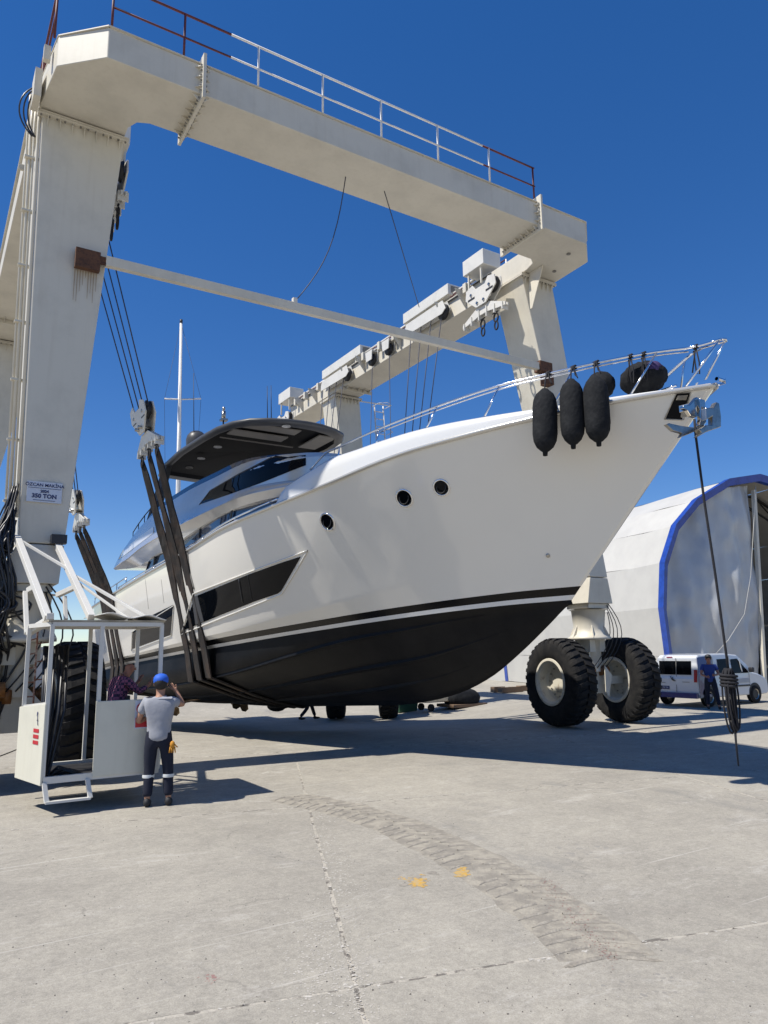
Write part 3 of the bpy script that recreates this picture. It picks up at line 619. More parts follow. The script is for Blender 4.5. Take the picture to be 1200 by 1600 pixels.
#HULL
# ------------------------------------------------------------------ yacht
YA = thing('motor_yacht', 'large white motor yacht with black bottom hanging in slings, bow to the right', 'motor yacht', (8.8, 19, 0))
def xc(Y): return 8.8+.055*(19-Y)
def bsh(Y): t = max(0, min(1, (Y-6.0)/12)); return 3.25*(1-(1-t)**2.65)-(.25*max(0, (Y-22)/7)**2)
def bbo(Y): t = max(0, min(1, (Y-8.9)/12)); return 2.75*(1-(1-t)**2.1)
ZS = [(6.0, 5.87), (6.9, 5.84), (7.3, 5.82), (8.3, 5.75), (9.6, 5.64), (10.3, 5.58), (11.12, 5.47), (12.18, 5.30), (13.61, 5.15), (16.16, 4.96), (17.96, 4.73), (21.28, 4.42), (24.65, 4.1), (29, 3.75)]
ZW = [(8.9, 2.95), (10.1, 2.90), (13, 2.69), (18.2, 2.27), (24.7, 1.84), (29, 1.5)]
ZK = [(9.0, 2.90), (9.45, 2.57), (10.2, 2.07), (11, 1.62), (12, 1.27), (13.46, 1.01), (15.2, .88), (21.1, .58), (29, .5)]
BC = [(9.05, .03), (10, .35), (11, .72), (12.3, 1.18), (13.9, 1.62), (15.6, 2.03), (17.9, 2.42), (22, 2.7), (29, 2.75)]
ZC = [(9.05, 2.87), (10, 2.82), (11, 2.74), (12.0, 2.62), (13.63, 2.44), (15.33, 2.12), (17.81, 1.67), (22.2, 1.21), (29, 1.0)]
YE = 29.0
NS = 56
def srow(v):   # stem position for a topside row
    return 8.95+(6.05-8.95)*v
def CR(Y): return interp([(11, .25), (13, .175), (17, .115), (24, .10)], Y)
def side_pt(s, v, sg=-1, grow=0):
    Ys = srow(v); Y = Ys+(YE-Ys)*s**1.6
    Yb = 8.95+(YE-8.95)*s**1.6; Yt = 6.05+(YE-6.05)*s**1.6
    zb, zt = smooth_interp(ZW, Yb), smooth_interp(ZS, Yt)
    p = 1.0+.75*max(0, 1-s*1.7); k = v**p if v > 0 else 0
    b = bbo(Yb)*(1-k)+bsh(Yt)*k
    un = .17*max(0, min(1, (Y-11)/3)); cr = CR(Y)
    if v < cr: b -= un*(1-v/cr)
    b += .05*math.sin(math.pi*v)*(1 if s > .3 else s/.3)
    if s == 0: b = 0
    rad = .04*max(0, 1-s*8)*(1)     # slightly rounded stem
    return V((xc(Y)+sg*(max(b, 0)+grow), Y, zb+(zt-zb)*v))
def zone(v0, v1, n, name, m, grow=0, solid=0):
    b = MB(); vs = [v0+(v1-v0)*k/n for k in range(n+1)]
    if v0 < .3 < v1: vs = sorted(set(vs+[.292, .30, .308]))
    def vm(w_, i):
        if v1 < .5: return w_
        cr = CR(8.95+(YE-8.95)*(i/NS)**1.6); return .075+(cr-.075)*(w_-.075)/.225 if w_ < .3 else cr+(1-cr)*(w_-.3)/.7
    for sg in (-1, 1): b.grid([[side_pt(i/NS, vm(v, i), sg, grow) for i in range(NS+1)] for v in vs], flip=(sg > 0))
    o = b.build(name, m, YA, clean=True); q = o.modifiers.new('e', 'EDGE_SPLIT'); q.split_angle = R(9 if v1 > .5 else 35); return o
HT = zone(.075, 1.0, 18, 'topsides', M['gel'])
zone(.028, .075, 2, 'boot_stripe', M['stripe']); zone(.0, .028, 1, 'waterline_stripe', M['gelw'])
# bottom: boot line -> chine -> keel
def kl(s): Y = 8.95+(YE-8.95)*s**1.6; return Y
def bot_rows(sg):
    rows = []
    for t in (0, .5, 1):
        r = []
        for i in range(NS+1):
            Y = kl(i/NS); a = side_pt(i/NS, 0, sg); c = V((xc(Y)+sg*smooth_interp(BC, Y), Y, smooth_interp(ZC, Y)))
            r.append(a.lerp(c, t))
        rows.append(r)
    for t in (.15, .3, .45, .6, .75, .88, 1):
        r = []
        for i in range(NS+1):
            Y = kl(i/NS); c = V((xc(Y)+sg*smooth_interp(BC, Y), Y, smooth_interp(ZC, Y))); k = V((xc(Y), Y, smooth_interp(ZK, Y)))
            q = c.lerp(k, t); q.z += .10*math.sin(math.pi*t)*min(1, i/NS*3)*(-1); r.append(q)
        rows.append(r)
    return rows
b = MB()
for sg in (-1, 1): b.grid(bot_rows(sg), flip=(sg < 0))
HB = b.build('hull_bottom', M['antif'], YA, clean=True)
# transom
b = MB(); P = [side_pt(1, v, -1) for v in (1, .8, .6, .4, .2, 0)]+[r[-1] for r in bot_rows(-1)[1:]]+[r[-1] for r in bot_rows(1)[::-1][1:]]+[side_pt(1, v, 1) for v in (.2, .4, .6, .8, 1)]
b.add(P, [tuple(range(len(P)))]); b.build('transom', M['gel'], YA)
# spray rails
b = MB()
for sg in (-1, 1):
    for fr, y0, y1 in ((.02, 10.5, 28), (.36, 10.2, 28), (.66, 11.3, 28)):
        L0, L1_, L2_ = [], [], []
        for i in range(50):
            Y = y0+(y1-y0)*i/49; c = V((xc(Y)+sg*smooth_interp(BC, Y), Y, smooth_interp(ZC, Y))); k = V((xc(Y), Y, smooth_interp(ZK, Y)))
            w_ = min(1, i/8); q = c.lerp(k, fr); q.z -= .10*math.sin(math.pi*fr)*min(1, ((Y-8.95)/20)**(1/1.6)*3)
            o_ = (k-c).normalized()
            L0.append(q-o_*.01); L1_.append(q+V((sg*.04*w_, 0, -.05*w_))+o_*.02); L2_.append(q+o_*.13*w_+V((0, 0, -.012)))
        b.grid([L0, L1_, L2_], smooth=False, flip=(sg < 0))
b.build('spray_rail', M['antif'], YA, solid=0)
# rub rail, bulwark above it
b = MB()
for sg in (-1, 1):
    b.tube([side_pt(i/90, 1, sg)+V((sg*.01, 0, 0)) for i in range(91)], .038, 8)
b.build('rub_rail', M['silver'], YA)
RUBTOP = [(6.0, .03), (6.9, .07), (7.7, .12), (8.3, .17), (9.6, .31), (10.3, .36), (11.42, .43), (12.2, .50), (12.75, .44), (13.2, .38), (13.6, .28), (13.8, .02)]
b = MB(); BULY = [6.02+(13.8-6.02)*i/48 for i in range(49)]
for sg in (-1, 1):
    rows = []
    for q, off in ((0, .012), (.5, .02), (.85, .0), (1, -.05), (1, -.22), (.6, -.26), (0, -.3)):
        rows.append([V((xc(Y)+sg*max(bsh(Y)+off*min(1, (Y-5.9)/1.0), 0), Y, smooth_interp(ZS, Y)+q*smooth_interp(RUBTOP, Y))) for Y in BULY])
    b.grid(rows, flip=(sg > 0))
BW = b.build('bulwark', M['gelw'], YA, clean=True)
# decks
b = MB()
for sg in (-1, 1):
    b.grid([[V((xc(Y)+sg*max(bsh(Y)-.02, 0)*t, Y, smooth_interp(ZS, Y)-.04+.10*(1-t*t))) for Y in [6.1+22.85*i/60 for i in range(61)]] for t in (1, .7, .35, 0)], flip=(sg > 0))
b.build('deck', M['gelw'], YA)
dg = bpy.context.evaluated_depsgraph_get()
def bvh_of(o):
    dg = bpy.context.evaluated_depsgraph_get(); dg.update(); e = o.evaluated_get(dg); me = e.to_mesh(); off = origin(o)
    t = BVHTree.FromPolygons([v.co+off for v in me.vertices], [tuple(p.vertices) for p in me.polygons]); e.to_mesh_clear(); return t
TH = bvh_of(HT); TB = bvh_of(HB)
def mirror(p): c = xc(p.y); return V((2*c-p.x, p.y, p.z))
def on(t, x, y, off=.006):
    h = t.ray_cast(EYE, ray(x, y).normalized())
    if h[0] is None: return None
    n = h[1]; n = n if n.dot(ray(x, y)) < 0 else -n
    return h[0]+n*off
def patch(t, top, bot, n, name, m, parent, off=.006, rows=4, mir=True, solid=0):
    """strip between an upper and a lower outline, both lists of survey points, laid on the surface t"""
    def samp(L, u):
        ds = [0]
        for a, c in zip(L, L[1:]): ds.append(ds[-1]+math.dist(a, c))
        return tuple(interp([(d, p[k]) for d, p in zip(ds, L)], u*ds[-1]) for k in (0, 1))
    Gd = []
    for r in range(rows+1):
        row = []
        for i in range(n+1):
            a, c = samp(top, i/n), samp(bot, i/n); q = on(t, a[0]+(c[0]-a[0])*r/rows, a[1]+(c[1]-a[1])*r/rows, off)
            row.append(q)
        Gd.append(row)
    def near(r0, i0):
        best = None
        for rr_ in range(len(Gd)):
            for ii in range(len(Gd[0])):
                if Gd[rr_][ii] is not None:
                    d_ = abs(rr_-r0)*3+abs(ii-i0)
                    if best is None or d_ < best[0]: best = (d_, Gd[rr_][ii])
        return best and best[1]
    miss = [(r_, i_) for r_ in range(len(Gd)) for i_ in range(len(Gd[0])) if Gd[r_][i_] is None]
    fill = {k_: near(*k_) for k_ in miss}
    if any(v_ is None for v_ in fill.values()): return None
    for (r_, i_), v_ in fill.items(): Gd[r_][i_] = v_
    if mir: b = MB(); b.grid([[mirror(p) for p in r] for r in Gd], flip=True); b.build(name, m, parent, solid=solid)
    b = MB(); b.grid(Gd); return b.build(name, m, parent, solid=solid)
# hull windows
wt = [(305, 932), (390, 897), (440, 879), (470, 869.5)]; wb = [(287, 985), (345, 961), (400, 939), (437, 926.5), (440, 923), (470, 870.5)]
HWn = patch(TH, wt, wb, 30, 'hull_window', M['glass'], HT, .010, 6)
def frame(t, L, r, name, m, parent, off=.012, mir=True, closed=True):
    P = []
    for a, c in zip(L, L[1:]+([L[0]] if closed else [])):
        for k in range(8): q = on(t, a[0]+(c[0]-a[0])*k/8, a[1]+(c[1]-a[1])*k/8, off); P.append(q) if q else None
    if len(P) < 3: return
    if mir: b = MB(); b.tube([mirror(p) for p in P], r, 6, closed=closed); b.build(name, m, parent)
    b = MB(); b.tube(P, r, 6, closed=closed); return b.build(name, m, parent)
frame(TH, [(302, 928), (392, 893), (481, 860), (464, 890), (440, 928), (433, 931), (284, 991)], .017, 'window_frame', M['gel'], HWn)
frame(TH, [(374, 905), (381, 947)], .02, 'window_mullion', M['black'], HWn, .012, closed=False)
frame(TH, [(388, 899), (395, 942)], .006, 'window_mullion', M['black'], HWn, .014, closed=False)
w2 = patch(TH, [(208, 988), (228, 966), (271, 945)], [(207, 1014), (240, 1002), (267, 992)], 12, 'hull_window', M['glass'], HT, .010, 4)
frame(TH, [(272, 946), (268, 993), (206, 1017), (207, 987)], .014, 'window_frame', M['gel'], w2)
patch(TH, [(300, 934), (309, 930)], [(306, 976), (319, 971)], 4, 'window_panel', M['grey'], HT, .012, 4)
# portholes
def porthole(x, y, r):
    c = on(TH, x, y, 0); e = [on(TH, x+dx, y+dy, 0) for dx, dy in ((6, 0), (0, 6))]; n = (e[0]-c).cross(e[1]-c).normalized()
    if n.dot(ray(x, y)) > 0: n = -n
    for mi in (0, 1):
        if mi: c = mirror(c); n = V((-n.x, n.y, n.z))
        b = MB(); b.lathe([(r*1.13, 0), (r*1.13, .022), (r*.98, .03), (r*.93, .018), (r*.93, 0)], c, n, 28); o = b.build('porthole', M['chrome'], HT)
        g_ = MB(); g_.lathe([(r*.95, .010), (0, .010)], c, n, 28); g_.build('porthole_glass', M['glass'], o)
        k = MB(); k.tube([c+n*.022+V((0, 0, 1))*(r*.7*math.cos(a))+n.cross(V((0, 0, 1)))*(r*.7*math.sin(a)) for a in [i*2*math.pi/20 for i in range(20)]], .008, 5, closed=True); k.build('porthole_seal', M['black'], o)
porthole(512, 815, .165); porthole(632, 778, .155); porthole(690, 761.5, .14)
c = on(TH, 856, 868, .0); b = MB(); b.lathe([(.035, 0), (.035, .02), (.02, .025), (0, .02)], c, V((-.6, -.7, -.3)), 14); b.build('through_hull_fitting', M['chromed'], HT)
# aft hull panel seams
for x0, y0, x1, y1 in ((227, 905, 233, 958), (252, 905, 257, 948)):
    frame(TH, [(x0, y0), (x1, y1)], .006, 'panel_seam', M['seam'], HT, .001, closed=False, mir=False)
frame(TH, [(293, 858), (296, 890), (305, 925)], .03, 'fairlead_slot', M['seam'], HT, .0, closed=False)
# ---------------- superstructure body (upper deck fairing)
def bbody(Y):
    if Y < 16.6: t = max(0, min(1, (Y-12.6)/4.0)); return 1.15+1.70*(1-(1-t)**2.3)
    return 2.85-.30*max(0, (Y-21)/6)**2
ROW = dict(
 low=[(12.6, 5.55), (14.4, 5.52), (17.1, 5.47), (19.7, 5.35), (23.4, 5.14), (25.2, 5.03), (28.0, 5.16)],
 rid=[(12.6, 5.66), (14.4, 5.66), (17.1, 5.64), (19.7, 5.56), (23.4, 5.36), (25.2, 5.2), (28.0, 5.20)],
 wlo=[(12.6, 5.80), (13.5, 5.83), (15.0, 5.87), (16.8, 5.94), (18.6, 6.0), (22.5, 5.75), (25.2, 5.5), (28.0, 5.24)],
 whi=[(12.6, 6.06), (13.6, 6.27), (14.2, 6.32), (16.2, 6.30), (17.9, 6.24), (18.6, 6.12), (22.5, 6.0), (25.2, 5.75), (28.0, 5.27)],
 top=[(12.7, 6.13), (13.84, 6.40), (14.3, 6.46), (15.1, 6.52), (16.3, 6.58), (17.9, 6.58), (19.8, 6.58), (22.1, 6.46), (24.0, 6.28), (25.66, 6.0), (27.0, 5.7), (28.0, 5.30)])
OFF = [('low', -.34), ('rid', .08), ('rid3', .10), ('rid2', .06), ('wlo', -.02), ('whi', -.03), ('top', -.12), ('top2', -.22)]
YY = [28-(28-12.6)*(i/50) for i in range(51)]
def bodyrow(key, off, sg):
    r = []
    k = {'rid2': 'rid', 'rid3': 'rid', 'top2': 'top'}.get(key, key); dz = {'rid2': .12, 'rid3': .03, 'top2': -.12}.get(key, 0)
    for Y in YY:
        z = smooth_interp(ROW[k], Y)+dz*min(1, (28-Y)/2)
        if key == 'low': off = interp([(17.5, .0), (22, -.34)], Y)
        r.append(V((xc(Y)+sg*max(bbody(Y)+off*min(1, (28.3-Y)/2), .05), Y, z)))
    # wrap across the front
    e = r[-1]
    for t in (.25, .5, .75, 1): r.append(V((e.x+(xc(12.6)-e.x)*t, e.y-.45*math.sin(t*math.pi/2), e.z+.05*t)))
    return r
b = MB()
for sg in (-1, 1): b.grid([bodyrow(k, o_, sg) for k, o_ in OFF], flip=(sg < 0))
BD = b.build('upper_deck_body', M['silver'], YA, clean=True); q = BD.modifiers.new('e', 'EDGE_SPLIT'); q.split_angle = R(22)
# underside of the overhang and roof of the body
b = MB(); l, r_ = bodyrow('low', -.30, -1), bodyrow('low', -.30, 1); b.grid([l, [a.lerp(c, .5)+V((0, 0, .05)) for a, c in zip(l, r_)], r_], flip=True); b.build('overhang_underside', M['gel'], YA)
l, r_ = bodyrow('top2', -.2, -1), bodyrow('top2', -.2, 1); b = MB(); b.grid([l, [a.lerp(c, .5) for a, c in zip(l, r_)], r_]); b.build('flybridge_deck', M['gelw'], YA)
# white outer band at the stern end of the overhang
TD = bvh_of(BD)
patch(TD, [(181, 868), (214, 842), (240, 823)], [(181, 878), (214, 853), (240, 833)], 14, 'white_band', M['gelw'], BD, .008, 2)
patch(TD, [(163, 883), (172, 864)], [(164, 887), (175, 876)], 4, 'white_band', M['gelw'], BD, .01, 2)
# upper deck side window
uw = patch(TD, [(312.5, 787.5), (329, 767.5), (373, 742), (432, 712), (453, 706.5), (478, 706)], [(312.8, 788), (357, 773), (407, 755), (457, 735), (478, 727)], 40, 'wheelhouse_window', M['glass'], BD, .008, 4)
frame(TD, [(312, 788.5), (329, 766.5), (373, 741), (432, 711), (453, 705)], .012, 'window_frame', M['black'], uw, .008, closed=False)
# front windscreen
b = MB(); l = [bodyrow('wlo', .05, s)[-5:] for s in (-1, 1)]; h = [bodyrow('whi', -.02, s)[-5:] for s in (-1, 1)]
b.grid([[p+V((0, -.02, 0)) for p in l[0]+l[1][::-1][1:]], [p+V((0, -.02, 0)) for p in h[0]+h[1][::-1][1:]]]); b.build('windscreen', M['glass'], YA)
# main deck saloon glazing
def dh(Y): return interp([(14.2, 1.9), (15.2, 2.5), (16.6, 2.79), (17.5, 2.79), (22, 2.42)], Y)
b = MB(); YG = [14.2+(25.2-14.2)*i/30 for i in range(31)]
for sg in (-1, 1):
    b.grid([[V((xc(Y)+sg*dh(Y), Y, smooth_interp(ZS, Y)-.05)) for Y in YG], [V((xc(Y)+sg*dh(Y), Y, smooth_interp(ROW['low'], Y)+.08)) for Y in [max(14.2, y-.3) if y < 24 else y-1.3 for y in YG]]], flip=(sg > 0))
sg_ = b.build('saloon_window', M['blueglass'], YA)
a, d = V((xc(25.2)-2.4, 25.2, 3.9)), V((xc(25.2)+2.4, 25.2, 3.9)); b = MB(); b.add([a, d, d+V((0, -1.3, 1.15)), a+V((0, -1.3, 1.15))], [(0, 1, 2, 3)]); b.build('saloon_door', M['glass'], YA)
b = MB()
for sg in (-1, 1):
    for y in (16.8, 19.2, 21.6, 23.6): b.bar((xc(y)+sg*(dh(y)+.02), y, smooth_interp(ZS, y)-.05), (xc(y)+sg*(dh(y)+.02), y-.25, smooth_interp(ROW['low'], y)+.1), .03, .07)
b.build('window_mullion', M['black'], sg_)
# flybridge tinted windscreen (leans outwards along the coaming)
b = MB()
for sg in (-1, 1):
    y_ = [14.6+(24.2-14.6)*i/30 for i in range(31)]
    b.grid([[V((xc(Y)+sg*(bbody(Y)-.15), Y, smooth_interp(ROW['top'], Y)-.02)) for Y in y_], [V((xc(Y)+sg*(bbody(Y)-.20), Y, smooth_interp(ROW['top'], Y)+interp([(14.6, .02), (17, .17), (22, .20), (23.4, .16), (24.2, .02)], Y))) for Y in y_]], flip=(sg > 0))
b.build('flybridge_windscreen', M['blueglass'], YA)
# flybridge interior furniture (dark shapes under the hardtop)
b = MB(); c = 8.6
b.box(xc(19)-1.0, xc(19)+1.0, 18.6, 19.6, 6.35, 7.15); b.box(xc(22)-1.6, xc(22)+.2, 21.5, 22.6, 6.35, 7.0); b.box(xc(24)-1.6, xc(24)+1.6, 23.8, 24.5, 6.2, 6.9)
b.build('flybridge_seating', M['dark'], YA, bevel=.08)
# hardtop
HZ = 8.42
def ht_out(k=1.0, dz=0):
    P = [(0, 18.05), (.5, 18.1), (1.05, 18.3), (1.5, 18.62), (1.8, 19.15), (1.95, 19.9), (1.98, 21), (1.98, 23), (1.92, 24.6), (1.75, 25.6), (0, 25.8)]
    F = P+[(-x, y) for x, y in P[::-1][1:-1]]
    return [V((xc(22)+x*k+(-.055*(y-22)), 22+(y-22)*k, HZ+dz+.0)) for x, y in F]
def crown(P, k): return [p+V((0, 0, k*(1-abs(p.y-22)/4.5)-.22*max(0, (p.y-22)/3.8)**2)) for p in P]
rings = [crown(ht_out(.90, .00), .05), crown(ht_out(.985, .0), .05), crown(ht_out(1.0, .06), .05), crown(ht_out(.99, .13), .05), crown(ht_out(.93, .19), .08), crown(ht_out(.6, .22), .12), crown(ht_out(.02, .22), .16)]
b = MB(); b.grid([r+[r[0]] for r in rings]); HTp = b.build('hardtop', M['grey'], YA, clean=True)
b = MB(); r0 = crown(ht_out(.90, .0), .05); r1 = crown(ht_out(.86, .09), .05); b.grid([r0+[r0[0]], r1+[r1[0]], [p*1 for p in crown(ht_out(.02, .09), .05)]+[crown(ht_out(.02, .09), .05)[0]]], smooth=False, flip=True); b.build('headliner', M['dark'], HTp)
b = MB()
for x0, x1, y0, y1 in ((-1.35, .35, 18.75, 19.25), (-1.45, .3, 19.55, 20.1), (1.0, 1.6, 18.9, 20.4), (-1.5, .9, 20.5, 20.56)):
    b.box(xc(22)+x0, xc(22)+x1, y0, y1, HZ+.03, HZ+.07)
b.build('ceiling_panel', mat('ceiling_panel', (.17, .155, .135), .4), HTp, bevel=.02)
b = MB()
for x, y in ((-1.25, 21.4), (-1.25, 23.0), (-1.2, 24.4), (-.3, 18.4)): b = MB(); b.lathe([(.13, -.02), (.13, .0), (0, .0)], (xc(22)+x, y, HZ+.0), (0, 0, 1), 16); b.build('downlight', M['lamp'], HTp)
b = MB()
for sg in (-1, 1):
    for (y0, y1, z0) in ((25.1, 24.6, 5.75), (24.0, 24.4, 5.95)):
        b.bar((xc(24)+sg*2.35, y0, z0), (xc(24)+sg*1.8, y1, HZ+.05), .10, .26)
b.build('hardtop_support', M['grey'], YA, bevel=.02)
# radar dome, lights, aerials
b = MB(); p = atY(307, 688, 25.2)
b.lathe([(0, -.35), (.30, -.34), (.36, -.2), (.37, 0), (.33, .16), (.22, .29), (.1, .34), (0, .35)], p, (0, 0, 1), 24); b.cyl((p.x, p.y, HZ), (p.x, p.y, p.z-.3), .12, 10); b.build('satellite_dome', M['grey'], YA)
b = MB(); p = atY(349, 660, 22.5); b.cyl((p.x, p.y, HZ+.2), p+V((0, 0, .3)), .025, 6); q = MB(); q.cyl(p+V((0, 0, .12)), p+V((0, 0, .38)), .07, 10); q.cyl(p+V((0, 0, .42)), p+V((0, 0, .52)), .045, 10); q.box(p.x-.1, p.x+.12, p.y-.1, p.y+.1, p.z+.05, p.z+.12)
mp = b.build('light_mast', M['black'], YA); q.build('navigation_light', M['chromed'], mp)
for x, y0, y1, Y in ((303, 583, 690, 25), (418, 603, 660, 21.5), (424, 602, 660, 21.3)):
    a, d = atY(x, y1, Y), atY(x-.5, y0, Y); b = MB(); b.tube([a, d], [.016, .008], 6); b.build('aerial', M['black'], YA)
# handrails along side deck and stern
def rail_from(pts, sg=-1, r=.02, nm='handrail', m=None, posts=None):
    b = MB(); b.tube(pts, r, 8)
    for a, d in posts or []: b.tube([a, d], r*.8, 8)
    return b.build(nm, m or M['chrome'], YA)
for sg in (-1, 1):
    yy = [13.9+(24.8-13.9)*i/24 for i in range(25)]
    P = [V((xc(Y)+sg*(bsh(Y)-.10), Y, smooth_interp(ZS, Y)+.16)) for Y in yy]
    rail_from(P, posts=[(p, p-V((0, 0, .16))) for p in P[::4]], r=.022)
    yy = [24+(28.5-24)*i/8 for i in range(9)]; P = [V((xc(Y)+sg*(bsh(Y)-.12), Y, smooth_interp(ZS, Y)+.35)) for Y in yy]; rail_from(P, posts=[(p, p-V((0, 0, .36))) for p in P[::2]], r=.02)
    P = [V((xc(Y)+sg*(bbody(Y)-.25), Y, smooth_interp(ROW['top'], Y)+.42-.03*(Y-23.6))) for Y in (22.8, 23.6, 24.4, 25.2, 26)]
    rail_from(P, posts=[(p, V((p.x, p.y, smooth_interp(ROW['top'], p.y)))) for p in P[1:]], r=.018, m=M['black'])
# bow pulpit rails
def br(Y): return max(bsh(Y)-.15, .06)
RZ = [(5.85, 6.50), (6.7, 6.55), (7.55, 6.53), (8.07, 6.50), (8.83, 6.46), (9.9, 6.33), (11.1, 6.17), (12.06, 6.02), (12.45, 5.97), (12.9, 5.72)]
YR = [5.85+(12.9-5.85)*i/40 for i in range(41)]
for sg in (-1, 1):
    P = [V((xc(Y)+sg*br(max(Y, 6.02)), Y, smooth_interp(RZ, Y))) for Y in YR]
    P2 = [p-V((0, 0, .035))+V((-sg*.07, 0, 0)) for p in P[3:31]]
    b = MB(); b.tube(P, .021, 8); b.build('pulpit_rail', M['chrome'], YA)
    b = MB(); b.tube(P2, .014, 6); b.build('pulpit_rail', M['chrome'], YA)
    for ya, yb in ((5.87, 6.42), (6.7, 7.05), (7.75, 8.05), (8.83, 9.08), (9.9, 10.1), (11.1, 11.13), (12.06, 12.06)):
        a = V((xc(ya)+sg*br(max(ya, 6.02)), ya, smooth_interp(RZ, ya))); zt = smooth_interp(ZS, yb)+smooth_interp(RUBTOP, yb)
        d = V((xc(yb)+sg*max(bsh(yb)-.12, .1), yb, zt)); b = MB(); b.tube([a, a.lerp(d, .8)+V((0, .0, 0)), d], .017, 8); b.cyl(d-V((0, 0, .02)), d+V((0, 0, .015)), .04, 10); b.build('stanchion', M['chrome'], YA)
a = V((xc(5.85)-.06, 5.85, 6.50)); b = MB(); b.tube([a, a+V((.06, -.03, 0)), a+V((.12, 0, 0))], .021, 8); b.build('pulpit_rail', M['chrome'], YA)
# bow roller, cleats, anchor pocket and anchor
b = MB(); c = V((xc(6), 5.98, 5.94))
b.box(c.x-.09, c.x-.075, 5.93, 6.3, 5.88, 5.97); b.box(c.x+.075, c.x+.09, 5.93, 6.3, 5.88, 5.97); b.cyl((c.x-.09, 5.96, 5.93), (c.x+.09, 5.96, 5.93), .028, 12); b.build('bow_roller', M['chrome'], YA)
for y in (7.9, 6.6, 12.3):
    for sg in (-1, 1):
        p = V((xc(y)+sg*(bsh(y)-.22), y, smooth_interp(ZS, y)+smooth_interp(RUBTOP, y))); b = MB(); b.cyl(p, p+V((0, 0, .07)), .02, 8); b.cyl(p+V((0, .1, 0)), p+V((0, .1, .07)), .02, 8); b.tube([p+V((0, -.08, .08)), p+V((0, .18, .08))], .02, 8); b.build('cleat', M['chrome'], YA)
pk = patch(TH, [(1057, 615), (1078, 614)], [(1040, 654), (1066, 655)], 4, 'anchor_pocket', M['dark'], HT, .004, 4, mir=False)
patch(TH, [(1059, 618), (1075, 617)], [(1056, 625), (1072, 625)], 4, 'pocket_lip', M['chromed'], HT, .012, 2, mir=False)
frame(TH, [(1057, 614), (1079, 613), (1068, 656), (1038, 655)], .008, 'pocket_frame', M['chromed'], HT, .006, mir=False)
def P3(x, y, Y=6.15): return atY(x, y, Y)
an = bpy.data.objects.new('anchor', None); S.collection.objects.link(an); an.parent = YA
b = MB(); b.bar(P3(1062, 640, 6.35), P3(1078, 636, 6.2), .05, .10); b.bar(P3(1066, 648, 6.35), P3(1084, 646, 6.1), .05, .08)
b.prism([P3(x, y, 6.05) for x, y in ((1068, 634), (1078, 633), (1089, 620), (1096, 624), (1087, 638), (1091, 650), (1088, 652), (1080, 650), (1074, 641), (1068, 638))], (0, .06, 0))
b.build('anchor_crown', M['steelw'], an, bevel=.006)
b = MB(); b.prism([P3(x, y, 6.0) for x, y in ((1094, 622), (1102, 625), (1104, 660), (1098, 667), (1093, 664), (1096, 655))], (0, .07, 0)); b.build('anchor_shank', M['steelw'], an, bevel=.01)
b = MB(); b.prism([P3(x, y, 6.0) for x, y in ((1041, 663), (1046, 661), (1064, 665), (1088, 668), (1101, 662), (1100, 667), (1080, 677), (1062, 684), (1066, 677), (1052, 673))], (0, .05, 0)); b.build('anchor_fluke', M['chromed'], an, bevel=.008)
b = MB(); b.prism([P3(x, y, 5.85) for x, y in ((1103, 637), (1115, 637), (1120, 628), (1124, 630), (1127, 650), (1127, 667), (1104, 675), (1090, 683), (1096, 676), (1092, 671), (1104, 664), (1114, 664), (1114, 650), (1104, 656))], (0, .08, 0)); b.build('anchor_fluke', M['chromed'], an, bevel=.01)
# propeller gear at the stern and bottom pod
b = MB(); y = 24.5
for sx in (-1.2, 1.2):
    b.tube([(xc(21)+sx, 21.0, .95), (xc(y)+sx, y+.3, .50)], .05, 8)
    b.prism([(xc(y)+sx-.02, y+.9, 1.0), (xc(y)+sx-.02, y+1.5, 1.0), (xc(y)+sx-.02, y+1.4, .3), (xc(y)+sx-.02, y+1.0, .3)], (.05, 0, 0))
    for k in range(5):
        a = k*2*math.pi/5; c = V((xc(y)+sx, y+.35, .5)); d = V((math.cos(a), 0, math.sin(a))); e = V((-math.sin(a), 0, math.cos(a)))
        b.add([c+d*.06-e*.03, c+d*.2-e*.13+V((0, .05, 0)), c+d*.36-e*.10+V((0, .06, 0)), c+d*.42, c+d*.36+e*.10-V((0, .06, 0)), c+d*.2+e*.13-V((0, .05, 0)), c+d*.06+e*.03], [(0, 1, 2, 3, 4, 5, 6)])
b.build('propeller', M['bronze'], YA, solid=.02)
for x, y, rr_ in ((434, 1106, .2),):
    p = on(TB, x, y-3, 0) or V((9.0, 20, .6)); b = MB(); b.ball(p+V((0, .1, -.02)), (.22, .42, .14), 16, 8); b.build('bottom_pod', M['antif'], YA)

